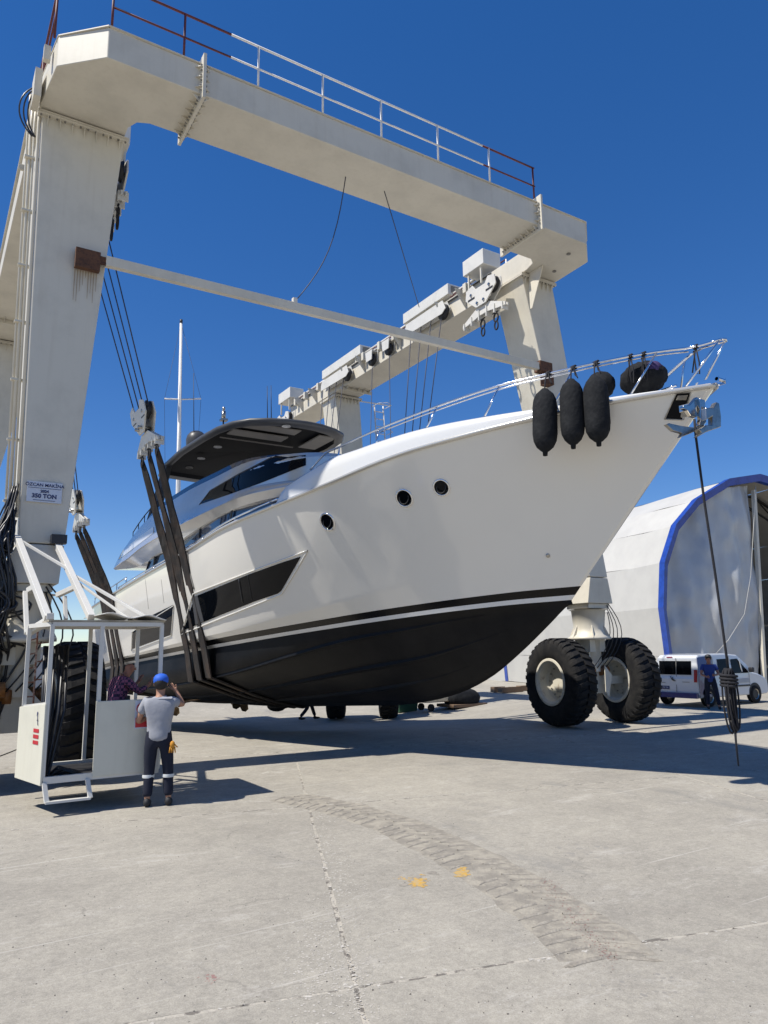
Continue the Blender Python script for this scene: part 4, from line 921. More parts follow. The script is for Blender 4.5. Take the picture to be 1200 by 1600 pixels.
# ------------------------------------------------------------------ slings: three straps at each station
def sling(y0, zt, xt, xt2, label, k, wd=.30, yc=19):
    def bot(Y, sg, t):
        c = V((xc(Y)+sg*smooth_interp(BC, Y), Y, smooth_interp(ZC, Y))); kk = V((xc(Y), Y, smooth_interp(ZK, Y))); q = c.lerp(kk, t); q.z -= .10*math.sin(math.pi*t)*1+.03; return q
    P = []; ch = bot(y0, -1, 0)+V((-.06, 0, -.02)); top = V((xt, yc+k*1.16, zt)); sh_ = V((xc(y0)-bsh(y0)-.07, y0+.02, smooth_interp(ZS, y0))); bo = V((xc(y0)-bbo(y0)-.03, y0, smooth_interp(ZW, y0)))
    for a_, c_, n_ in ((top, sh_, 7), (sh_, bo, 5), (bo, ch, 3)):
        for i in range(n_): P.append(a_.lerp(c_, i/n_)+V((0, .02*math.sin(len(P)*1.1+k*5), 0)))
    P.append(ch)
    P += [bot(y0, -1, t) for t in (.25, .5, .75, 1)]+[bot(y0, 1, t) for t in (.75, .5, .25)]+[bot(y0, 1, 0)+V((.05, 0, -.02))]
    ch2 = P[-1]; top2 = V((xt2, yc+k*1.16, zt+.1)); P += [ch2.lerp(top2, i/6) for i in range(1, 7)]
    n = len(P); rows = [[], [], [], []]
    for i, p in enumerate(P):
        d = (P[min(i+1, n-1)]-P[max(i-1, 0)]).normalized(); side = V((0, 1, 0)); nr = d.cross(side).normalized()
        tw = (-.42+.2*math.sin(i*.5+k*5))*(1 if i < 5 else max(0, (9-i)/4)); side = (side*math.cos(tw)+nr*math.sin(tw)); nr = d.cross(side).normalized()
        w_ = wd*(.32 if i == 0 else .47 if i < 5 else min(.95, .47+.12*(i-4)))
        rows[0].append(p-side*w_/2-nr*.02); rows[1].append(p+side*w_/2-nr*.02); rows[2].append(p+side*w_/2+nr*.02); rows[3].append(p-side*w_/2+nr*.02)
    b = MB(); b.grid(rows+[rows[0]], smooth=False)
    o = b.build('lifting_sling', M['sling'], clean=True); tag(o, label, 'lifting sling', 'slings carrying the hull'); return o
sl_l = ['first of the three dark slings by the bow, the one nearest the cab', 'middle of the three dark slings of the front set', 'dark sling of the front set nearest the big hull window']
for j, (dy, l) in enumerate(zip((1, 0, -1), sl_l)): sling(18.95+dy*.5, 7.22, 4.72, 13.0, l, dy*.62, .42, 19.0)
sl_l = ['dark sling of the rear set nearest the left leg', 'middle dark sling of the rear set behind the cab', 'dark sling of the rear set nearest the saloon window']
for j, (dy, l) in enumerate(zip((1, 0, -1), sl_l)): sling(25.7+dy*.55, 6.15, 4.28, 13.1, l, dy*.62, .44, 25.9)

# ------------------------------------------------------------------ fenders and deck covers
def fender(x, ytop, ybot, label, wpx, tilt=0):
    Yg = {851: 7.88, 892: 7.53, 929: 7.23}[x]
    a, d = atY(x, ytop, Yg), atY(x+tilt, ybot, Yg); L = (a-d).length; ax = (a-d).normalized(); r = wpx/2/FOC*(a-EYE).dot(FW)
    T = thing('fender', label, 'fender', tuple(d), group='black fenders hanging from the bow rail')
    b = MB(); prof = [(0, 0), (.035, .01), (.04, .07), (.07, .09), (.7*r, .15), (.92*r, .24), (r, .36), (r, L-.30), (.93*r, L-.18), (.72*r, L-.09), (.4*r, L-.03), (.05, L), (0, L)]
    b.lathe(prof, d, ax, 24); b.build('fender_cover', M['cover'], T)
    yr = Yg+.22; rp = V((xc(yr)-br(yr), yr, smooth_interp(RZ, yr))); b = MB(); top = d+ax*L
    b.tube([top, top.lerp(rp, .6)+V((-.03, 0, 0)), rp+V((-.03, -.01, .02)), rp+V((.02, .02, .03)), rp-V((0, -.03, .05))], .012, 6)
    for q in range(4): b.tube([rp+V((.03*math.cos(t), .03*q-.04, .03*math.sin(t))) for t in [i*math.pi/4 for i in range(9)]], .012, 5)
    b.tube([rp+V((-.03, -.03, 0)), rp+V((-.06, -.08, -.16)), rp+V((-.05, -.12, -.22)), rp+V((-.03, -.06, -.1)), rp], .009, 5); b.build('lashing', M['rope'], T); return T
fender(851, 608, 713, 'leftmost black fender hanging lowest over the bow side', 38, 1)
fender(892, 593, 702, 'middle black fender on the bow rail', 37, 4)
fender(929, 588, 698, 'rightmost of the three black fenders below the deck cover', 39, 7)
def cover(x, y, rx, ry, X, label, disc=True):
    c = atX(x, y, X); k = (c-EYE).dot(FW)/FOC
    T = thing('covered_winch', label, 'deck cover', tuple(c-V((0, 0, ry*k))), group='black covers on the foredeck')
    b = MB(); m_, n_ = 14, 30; Gd = []
    for i in range(m_+1):
        t = math.pi*i/m_; row = []
        for j in range(n_+1):
            a = 2*math.pi*j/n_; w_ = 1+.035*math.sin(9*a+3*math.sin(t*3))+.02*math.sin(17*a); row.append(c+V((rx*k*.8*math.sin(t)*math.cos(a)*w_, rx*k*math.sin(t)*math.sin(a)*w_, ry*k*math.cos(t)*w_)))
        Gd.append(row)
    b.grid(Gd, flip=True); b.build('cover', M['cover'], T, clean=True)
    if disc:
        n = (EYE-c).normalized()+V((.25, -.45, .15)); n.normalize(); b = MB(); b.lathe([(0, .03), (.13, .0), (.14, -.05)], c+V((n.x*rx*k*.72, n.y*rx*k*.93, .03)), n, 20); b.build('cover_patch', M['purple'], T)
    return T
cover(1005, 592, 38, 26, 9.35, 'big round black cover with a purple patch at the very bow')
cover(938, 603, 24, 22, 9.0, 'smaller black cover half hidden behind the right fender', False)
# rope ties on the rail
for k, y in enumerate((7.02, 6.86, 6.25)):
    rp = V((xc(y)-br(y), y, smooth_interp(RZ, y))); b = MB()
    for q in range(3): b.tube([rp+V((.026*math.cos(t), .03*q-.03, .026*math.sin(t))) for t in [i*math.pi/4 for i in range(9)]], .013, 5)
    b.tube([rp, rp+V((.02, -.02, -.25)), rp+V((.03, .0, -.42)), rp+V((.02, .04, -.4)), rp+V((0, .04, -.05))], .011, 5)
    b.tube([rp, rp+V((.0, .05, -.2)), rp+V((.04, .12, -.36))], .011, 5)
    o = b.build('rope_tie', M['rope']); tag(o, ['black rope tied on the bow rail left of the big cover', 'black rope loops on the bow rail above the big cover', 'short black rope ends knotted on the rail right of the big cover'][k], 'rope', 'rope ties on the bow rail')
# mooring line hanging from the bow with its coil
yb = 6.0; T = thing('mooring_line', 'long black rope hanging from the anchor with a coiled bundle near its end', 'rope', tuple(atY(1155, 1195, yb)))
b = MB(); P = [atY(1085, 655, yb), atY(1087, 680, yb), atY(1100, 780, yb), atY(1118, 900, yb), atY(1133, 1010, yb), atY(1140, 1060, yb)]; b.tube(P, .017, 8); b.build('line', M['rope'], T)
b = MB(); b.tube([atY(1147, 1120, yb), atY(1150, 1160, yb), atY(1154, 1197, yb)], [.02, .014, .01], 6); b.build('line_end', M['rope'], T)
b = MB(); rr = random.Random(5); top = atY(1137, 1045, yb)
for k in range(13):
    L = rr.uniform(.60, .84); w_ = rr.uniform(.03, .12); oy = rr.uniform(-.05, .05); ph = rr.uniform(-.3, .3); ax = (atY(1149, 1150, yb)-top).normalized()
    side = V((math.cos(ph), math.sin(ph), 0)); side -= ax*side.dot(ax); P = []
    for i in range(18):
        t = 2*math.pi*i/18; P.append(top+ax*(L*(.5-.5*math.cos(t)))+side*(w_*math.sin(t)*(1.0 if i > 9 else .8))+V((0, oy, 0)))
    b.tube(P, .012, 6, closed=True)
b.tube([top+V((.10*math.cos(t), .1*math.sin(t), -.06-.007*t)) for t in [i*.6 for i in range(40)]], .02, 6)
b.build('coil', M['rope'], T)
#REST
# ------------------------------------------------------------------ operator cab hung on the left leg (part of the lift)
CABY = 11.5
def part(name, parent):
    h = bpy.data.objects.new(name, None); S.collection.objects.link(h); h.parent = parent; h.empty_display_size = .2; return h
CAB = part('operator_cab', TL)
b = MB(); x0, x1, yf, yb_ = 1.61, 3.16, 11.5, 12.95; zf, zr = .47, 2.60
for x, y in ((x0, yf), (2.29, yf), (x1, yf), (x1, yb_), (1.42, 12.42), (2.4, yb_)): b.bar((x, y, zf), (x, y, zr), .055)
for a, d in (((x0, yf), (x1, yf)), ((x1, yf), (x1, yb_)), ((x1, yb_), (1.45, yb_)), ((x0, yf), (1.43, 12.42))):
    b.bar((*a, zr), (*d, zr), .06); b.bar((*a, zf), (*d, zf), .07, .09)
b.bar((x0, yf, 1.5), (1.42, 12.42, 1.42), .04)
b.build('cab_frame', M['paintw'], CAB)
b = MB(); b.box(2.25, 3.02, yf-.055, yf-.03, .46, 1.50); b.build('front_panel', M['cabpaint'], CAB, bevel=.006)
b = MB(); b.prism([(3.03, yf-.05, .45), (3.03, yf-.05, 1.50), (3.42, yf+.35, 1.50), (3.24, yf+.18, .45)], (.02, .02, 0)); b.build('corner_panel', M['cabpaint'], CAB)
A1, B1 = V((1.60, yf-.05, 0)), V((1.38, 12.38, 0)); b = MB(); b.prism([A1+V((0, 0, .41)), A1+V((0, 0, 1.50)), B1+V((0, 0, 1.42)), B1+V((0, 0, .42))], (-.025, 0, 0)); b.build('left_panel', M['cabpaint'], CAB, bevel=.006)
b = MB(); b.box(1.62, 3.15, yf+.04, 12.9, .42, .47); b.build('floor_plate', M['black'], CAB)
b = MB(); x = 1.64; b.bar((1.63, yf-.04, .44), (1.66, yf-.15, .20), .06, .03); b.bar((2.19, yf-.04, .44), (2.22, yf-.15, .20), .06, .03); b.bar((1.64, yf-.15, .20), (2.22, yf-.15, .20), .09, .03); b.build('step', M['paintw'], CAB)
RF = part('cab_roof', CAB)
for k in range(8):
    y = 11.46+k*.19; MB().box(1.55, 3.2, y, y+.175, 2.635, 2.66).build('roof_plank', M['wood'], CAB)
bpy.data.objects.remove(RF)
b = MB(); n = 12
b.grid([[V((2.25+.95*i/n, y, 2.70+.03*math.sin(i*.9)+.05*(1-i/n))) for i in range(n+1)] for y in (11.4, 12.8)]); b.build('roof_sheet', M['paintw'], CAB, solid=.015)
# control box, cables inside
b = MB(); b.box(2.75, 3.1, 11.62, 11.95, 1.2, 1.42); b.box(2.85, 3.0, 12.6, 12.9, .35, 1.5); b.build('control_desk', M['plastic'], CAB, bevel=.01)
b = MB(); rr = random.Random(4)
for k in range(12):
    a = V((1.66+.03*k, 12.5, 2.3)); d = V((1.65+.09*rr.random(), 12.2-.3*rr.random(), .4)); e = d+V((.25+.35*rr.random(), -.2*rr.random(), -.02+.1*rr.random()))
    b.tube([a, a.lerp(d, .5)+V((rr.uniform(-.08, .08), -.1, 0)), d, d.lerp(e, .5)+V((0, 0, .12)), e], rr.uniform(.013, .026), 6)
b.build('cable', M['hose'], CAB)
# decals on the panels: safety signs
b = MB(); c = V((1.50, 0, 1.22)); 
def onleft(t, z): p = A1.lerp(B1, t); return V((p.x-.029, p.y, z))
for k, z in enumerate((1.10, 1.02, .94)): b.prism([onleft(.16, z), onleft(.36, z+.0), onleft(.36, z+.05), onleft(.16, z+.05)], (-.002, 0, 0))
b.build('red_sticker', M['redink'], CAB)
b = MB(); b.tube([onleft(.24, 1.27)+V((-.004, .035*math.cos(t), .06*math.sin(t)+.05)) for t in [i*.42 for i in range(13)]], .005, 4); b.tube([onleft(.24, 1.28), onleft(.2, 1.2)+V((-.004, 0, 0))], .005, 4); b.build('printed_mark', M['ink'], CAB)
b = MB(); b.box(2.80, 3.0, yf-.062, yf-.057, 1.08, 1.48); SP = b.build('no_smoking_sign', M['signp'], CAB)
b = MB(); b.tube([(2.9+.075*math.cos(t), yf-.065, 1.37+.075*math.sin(t)) for t in [i*math.pi/12 for i in range(24)]], .009, 5, closed=True); b.bar((2.85, yf-.066, 1.42), (2.95, yf-.066, 1.32), .005, .016); b.box(2.81, 2.99, yf-.066, yf-.0625, 1.10, 1.24); b.build('sign_print', M['redink'], SP)
b = MB(); b.bar((2.855, yf-.0655, 1.365), (2.94, yf-.0655, 1.38), .003, .016); b.build('sign_print', M['black'], SP)
# A-frame struts carrying the cab
for a, d, w_ in ((V((1.33, 14.3, 4.21)), V((1.61, 12, 2.70)), .10), (V((2.0, 14.3, 4.10)), V((2.22, 12, 2.72)), .10), (V((1.40, 14.15, 4.12)), V((2.14, 13.4, 3.55)), .05), (V((2.16, 13.3, 3.47)), V((3.11, 12, 2.70)), .05), (V((2.2, 13.2, 3.35)), V((2.9, 12.2, 2.66)), .04),
                (atY(45, 923, 13.5), atY(58, 915, 13.2), .09), (atY(90, 930, 13.6), atY(118, 917, 13.1), .08), (atY(101, 932, 13.4), atY(103, 968, 13.2), .06), (atY(45, 988, 12.6), atY(78, 968, 12.0), .10), (atY(39, 925, 13.4), atY(42, 990, 12.9), .07), (atY(78, 968, 12.0), atY(78, 958, 12.0), .1)):
    b = MB(); b.bar(a, d, w_); b.build('cab_strut', M['paintw'], CAB, bevel=.006)
# rusty ladder behind left panel
b = MB(); a0, a1 = atY(48, 990, 12.75), atY(40, 1100, 12.75); c0, c1 = atY(59, 986, 12.75), atY(52, 1100, 12.75)
b.bar(a0, a1, .025); b.bar(c0, c1, .025)
for k in range(5): t = (k+.5)/5; b.bar(a0.lerp(a1, t), c0.lerp(c1, t), .02)
for k in range(3): t = (k+.7)/4; b.bar(c0.lerp(c1, t), c0.lerp(c1, t)+V((.22, 0, .02)), .018)
b.build('rusty_ladder', mat('ladder_rust', (.22, .09, .05), .8, scale=12, col2=(.5, .42, .36), fac=(.5, .7)), CAB)
# hydraulic hose bundle falling from the leg
rr = random.Random(9)
for k in range(34):
    x = 1.28-.28*rr.random(); z0 = rr.uniform(4.5, 5.4); y = 14.35+.3*rr.random(); lx = rr.uniform(.15, 1.35); lz = rr.uniform(2.75, 3.3)
    P = [V((1.2+.1*rr.random(), 14.45, z0)), V((x, y-.1, z0-.6)), V((x-.15*lx, y-.25, (z0+lz)/2)), V((x-.3*rr.random()+.15, y-.35, lz+.1*rr.random())), V((1.45-lx*.6, y-.3, lz-.3-rr.random()*.5)), V((1.2-lx*.8+.7*rr.random(), y, 1.9+rr.random()*.5)), V((1.3-.5*rr.random(), y+.1, 1.1))]
    Q = []
    for i in range(25):
        u = i/24*(len(P)-1); Q.append(V([smooth_interp([(j, p[c_]) for j, p in enumerate(P)], u) for c_ in range(3)]))
    MB().tube(Q, rr.uniform(.014, .026), 6).build('hydraulic_hose', M['hose'], TL)
b = MB()
for k in range(14):
    c = V((1.0, 13.9+.03*k, 3.15)); w_, h_ = rr.uniform(.35, .6), rr.uniform(.12, .25); cx = rr.uniform(-.45, .05)
    b.tube([c+V((cx+w_*math.cos(t), .04*math.sin(3*t), -.12+h_*math.sin(t))) for t in [i*2*math.pi/20 for i in range(20)]], rr.uniform(.016, .026), 6, closed=True)
b.build('hose_coil', M['hose'], TL)
# machinery at the left edge behind the hoses
MC = part('hydraulic_pack', TL)
b = MB(); b.box(-.4, .95, 14.6, 15.4, 2.35, 2.95); b.box(.15, .75, 14.3, 15.0, 1.5, 2.3); b.build('pack_housing', M['paint'], MC, bevel=.03)
b = MB(); b.cyl((.1, 14.2, 1.55), (.95, 14.2, 1.55), .2, 18); b.cyl((.95, 14.2, 1.55), (1.0, 14.2, 1.55), .3, 18); b.build('steering_cylinder', M['chromed'], MC)
b = MB(); b.cyl((1.02, 14.1, 1.6), (1.3, 14.1, 1.6), .13, 14); b.build('pump', M['orange'], MC)

# ------------------------------------------------------------------ people
def skin_mesh(name, J, E, m, parent, sub=2, root=0):
    me = bpy.data.meshes.new(name); me.from_pydata([V(p[:3]) for p in J], E, []); o = bpy.data.objects.new(name, me); S.collection.objects.link(o)
    s = o.modifiers.new('s', 'SKIN'); me.skin_vertices[0].data[root].use_root = True
    for i, p in enumerate(J): r = p[3]; me.skin_vertices[0].data[i].radius = r if isinstance(r, tuple) else (r, r)
    s.use_smooth_shade = True; q = o.modifiers.new('u', 'SUBSURF'); q.levels = q.render_levels = sub
    dg = bpy.context.evaluated_depsgraph_get(); dg.update(); nm = bpy.data.meshes.new_from_object(o.evaluated_get(dg)); bpy.data.objects.remove(o)
    o = bpy.data.objects.new(name, nm); S.collection.objects.link(o); o.parent = parent; nm.materials.clear(); nm.materials.append(m)
    for p in nm.polygons: p.use_smooth = True
    return o
def person(label, loc, rz, pose, top, bottom, skin, cap=None, hair=None, scale=1., bald=False, sleeve=.5, group=None):
    """faces +Y locally; pose gives the joints"""
    T = thing('person', label, 'person', loc, rz, group); T.scale = (scale,)*3
    p = pose; J = []; E = []
    def v(q, r): J.append((*q, r)); return len(J)-1
    pel = v(p['pelvis'], (.16, .11)); wa = v(p['waist'], (.145, .10)); chs = v(p['chest'], (.17, .115)); nk = v(p['neck'], .058); hd0 = v(p['jaw'], .07); hd = v(p['head'], (.082, .098)); hd2 = v(p['crown'], .07)
    E += [(pel, wa), (wa, chs), (chs, nk), (nk, hd0), (hd0, hd), (hd, hd2)]
    limbs = {}
    for s in 'lr':
        sh, el, wr, hn = p['sh_'+s], p['el_'+s], p['wr_'+s], p['hn_'+s]
        a = v(sh, .062); b_ = v(V(sh).lerp(V(el), .5), .05); c = v(el, .041); c2 = v(V(el).lerp(V(wr), .4), .04); d = v(wr, .027); e = v(V(wr).lerp(V(hn), .6), (.036, .02))
        E += [(chs, a), (a, b_), (b_, c), (c, c2), (c2, d), (d, e)]
        dr = (V(hn)-V(wr)).normalized(); sd_ = dr.cross(V((0, 1, .2))).normalized()
        if sd_.length < .1: sd_ = V((1, 0, 0))
        curl = V((0, .5, 0)) if abs(dr.y) < .7 else V((0, 0, -.5)); base = V(wr).lerp(V(hn), .6)
        for k, (o_, L) in enumerate(((-.028, .070), (-.010, .082), (.009, .078), (.027, .062))):
            f0 = v(V(hn)+sd_*o_*1.1, .0095); f1 = v(V(hn)+sd_*o_*1.2+dr*L*.5+curl*.012, .0085); f2 = v(V(hn)+sd_*o_*1.2+dr*L*.8+curl*.05, .0075); E += [(e, f0), (f0, f1), (f1, f2)]
        t0 = v(base-sd_*.04-dr*.01, .012); t1 = v(base-sd_*.062+dr*.03, .0095); E += [(e, t0), (t0, t1)]
        hp, kn, an_ = p['hp_'+s], p['kn_'+s], p['an_'+s]
        a = v(hp, .095); b_ = v(V(hp).lerp(V(kn), .5), .078); c = v(kn, .058); c2 = v(V(kn).lerp(V(an_), .4), .056); d = v(an_, .04); e = v(V(an_)+V((0, .05, -.05)), .036); f = v(V(an_)+V((0, .16, -.055)), .03)
        E += [(pel, a), (a, b_), (b_, c), (c, c2), (c2, d), (d, e), (e, f)]
    skin_mesh('body', J, E, skin, T)
    # shirt: slightly larger shell over torso and sleeves
    J2 = []; E2 = []
    def v2(q, r): J2.append((*q, r)); return len(J2)-1
    P_ = {k: V(q) for k, q in p.items()}
    a0 = v2(P_['pelvis']+V((0, 0, -.10)), (.185, .14)); a = v2(P_['pelvis']+V((0, 0, .02)), (.182, .135)); E2.append((a0, a)); b_ = v2(P_['waist'], (.172, .130)); c = v2(P_['chest'], (.195, .138)); n0 = v2(P_['chest'].lerp(P_['neck'], .60), (.16, .125)); n = v2(P_['chest'].lerp(P_['neck'], 1.0), (.082, .082)); E2 += [(a, b_), (b_, c), (c, n0), (n0, n)]
    for s in 'lr':
        x = v2(P_['sh_'+s], .080); y = v2(P_['sh_'+s].lerp(P_['el_'+s], .62), .070); E2 += [(c, x), (x, y)]
        if sleeve > .6: z_ = v2(P_['el_'+s], .058); z2 = v2(P_['el_'+s].lerp(P_['wr_'+s], .8), .045); E2 += [(y, z_), (z_, z2)]
    skin_mesh('shirt', J2, E2, top, T)
    J3 = []; E3 = []
    def v3(q, r): J3.append((*q, r)); return len(J3)-1
    a = v3(P_['pelvis'], (.172, .125)); w_ = v3(P_['waist'], (.155, .115)); E3.append((w_, a))
    for s in 'lr':
        x = v3(P_['hp_'+s], .112); x1 = v3(P_['hp_'+s].lerp(P_['kn_'+s], .5), .096); x2 = v3(P_['kn_'+s], .078); x3 = v3(P_['kn_'+s].lerp(P_['an_'+s], .5), .073); x4 = v3(P_['an_'+s]+V((0, 0, .03)), .068); E3 += [(a, x), (x, x1), (x1, x2), (x2, x3), (x3, x4)]
    skin_mesh('trousers', J3, E3, bottom, T)
    for s in 'lr':
        q = P_['an_'+s]; b = MB(); b.ball(q+V((0, .07, -.05)), (.05, .14, .045), 14, 8); b.ball(q+V((0, -.01, -.03)), (.05, .065, .06), 12, 8); b.build('shoe', M['shoe'], T, local=True)
    h = P_['head']; up = (P_['crown']-P_['jaw']).normalized(); fr = (V((0, 1, 0))-up*up.y).normalized(); sx = fr.cross(up)
    b = MB(); b.ball(h+fr*.10-up*.01, (.014, .02, .02), 8, 6); b.build('nose', skin, T, local=True)
    for s in (-1, 1): b = MB(); b.ball(h+sx*s*.088-up*.005, (.012, .02, .03), 8, 6); b.build('ear', skin, T, local=True)
    b = MB()
    for s in (-1, 1): b.ball(h+sx*s*.032+fr*.088+up*.018, .009, 8, 6)
    b.build('eyes', M['black'], T, local=True); b = MB(); b.ball(h+fr*.086-up*.055, (.024, .008, .006), 8, 6); b.build('mouth', mat('lips', (.25, .07, .06), .6), T, local=True)
    if not bald:
        b = MB(); b.ball(h+up*.02-fr*.022, (.096, .102, .105), 16, 10); b.build('hair', M['hair'], T, local=True)
    if cap:
        b = MB(); n_ = 20; q = h+up*.035-fr*.005
        for rings in [[(.103, -.01), (.105, .02), (.100, .055), (.078, .088), (.04, .105), (0, .108)]]: b.lathe(rings, q, up, n_)
        vz = [q+fr*(.095+0*k)+sx*(.08*math.cos(a)) for k, a in enumerate([0])]
        pts = [q+sx*(.095*math.cos(a))+fr*(.06+.115*math.sin(a)) - up*(.015*math.sin(a)) for a in [i*math.pi/10 for i in range(11)]]
        b.prism([x+up*.012 for x in pts], -up*.008); b.build('cap', cap, T, local=True)
    return T
stand = dict(pelvis=(0, 0, .93), waist=(0, .01, 1.10), chest=(0, 0, 1.32), neck=(0, 0, 1.48), jaw=(0, .03, 1.56), head=(0, .02, 1.64), crown=(0, 0, 1.70),
  sh_l=(-.19, 0, 1.40), el_l=(-.25, -.02, 1.13), wr_l=(-.25, .12, .90), hn_l=(-.25, .16, .83), sh_r=(.19, 0, 1.40), el_r=(.25, -.02, 1.13), wr_r=(.25, .1, .90), hn_r=(.25, .14, .83),
  hp_l=(-.10, 0, .88), kn_l=(-.12, .02, .48), an_l=(-.13, 0, .09), hp_r=(.10, 0, .88), kn_r=(.12, .02, .48), an_r=(.13, 0, .09))
# worker in the blue cap seen from behind, one hand at his face, other arm bent in front
p1 = dict(stand); p1.update(el_l=(-.30, .06, 1.12), wr_l=(-.12, .27, 1.20), hn_l=(-.07, .30, 1.24), el_r=(.31, .10, 1.33), wr_r=(.20, .15, 1.53), hn_r=(.15, .14, 1.58), kn_r=(.14, .03, .48), an_r=(.16, .02, .09), an_l=(-.12, -.02, .09), kn_l=(-.11, .02, .48))
W1 = person('worker in blue cap and grey T-shirt standing with his back to us beside the cab', (3.10, 11.22, .008), R(-22), p1, M['shirt'], M['navy'], M['skin'], cap=M['cap'], scale=1.045)
b = MB()
for q in (('l', -.12), ('r', .145)): b.lathe([(.081, -.022), (.084, 0), (.081, .022)], (q[1], .02, .40), (0, 0, 1), 20)
b.build('reflective_band', M['refl'], W1, local=True)
b = MB(); c = V((.20, -.10, .82)); b.ball(c, (.035, .03, .05), 10, 6)
for k in range(4): b.tube([c+V((-.025+.018*k, 0, -.03)), c+V((-.04+.028*k, -.01, -.11))], [.012, .008], 6)
b.tube([c+V((.03, 0, 0)), c+V((.07, 0, -.04))], .01, 6); g1 = b.build('glove', M['glove'], W1, local=True, label='yellow work glove tucked in the back pocket')
b = MB(); b.box(-.10, .10, -.128, -.124, 1.30, 1.36)
# cab operator
p2 = dict(stand); p2.update(waist=(0, .03, 1.10), chest=(0, .10, 1.32), neck=(0, .17, 1.47), jaw=(0, .23, 1.52), head=(0, .25, 1.59), crown=(0, .25, 1.66), sh_l=(-.19, .1, 1.39), sh_r=(.19, .1, 1.39), el_l=(-.24, .28, 1.2), wr_l=(-.15, .48, 1.33), hn_l=(-.14, .52, 1.41), el_r=(.24, .3, 1.2), wr_r=(.2, .5, 1.3), hn_r=(.18, .54, 1.38))
person('bald man in a plaid shirt leaning at the controls inside the cab', (2.62, 12.0, .47), R(-75), p2, M['plaid'], M['navy'], M['skin2'], bald=True, scale=.93, sleeve=1)
# man by the van, leaning back, hands in front
p3 = dict(stand); p3.update(chest=(0, -.03, 1.32), el_l=(-.27, .08, 1.13), wr_l=(-.12, .3, 1.1), hn_l=(-.08, .35, 1.12), el_r=(.27, .08, 1.13), wr_r=(.12, .3, 1.05), hn_r=(.08, .36, 1.05), kn_l=(-.16, .1, .5), an_l=(-.2, .15, .09))
q = atY(1113, 1100, 16.0); person('man in a blue shirt standing in front of the van door facing us', (q.x, q.y, 0), R(130), p3, M['blueshirt'], M['navy'], M['skin2'], cap=M['black'], scale=1.02)
# walker whose legs show under the hull
p4 = dict(stand); p4.update(kn_l=(-.1, .2, .5), an_l=(-.1, .32, .12), kn_r=(.1, .0, .48), an_r=(.1, -.28, .12))
gzz = -.35; q = atZ(480, 1117, gzz); person('walker in black trousers, only the striding legs visible under the hull', (q.x, q.y, gz(q.x, q.y)), R(-110), p4, M['navy'], M['navy'], M['skin2'])

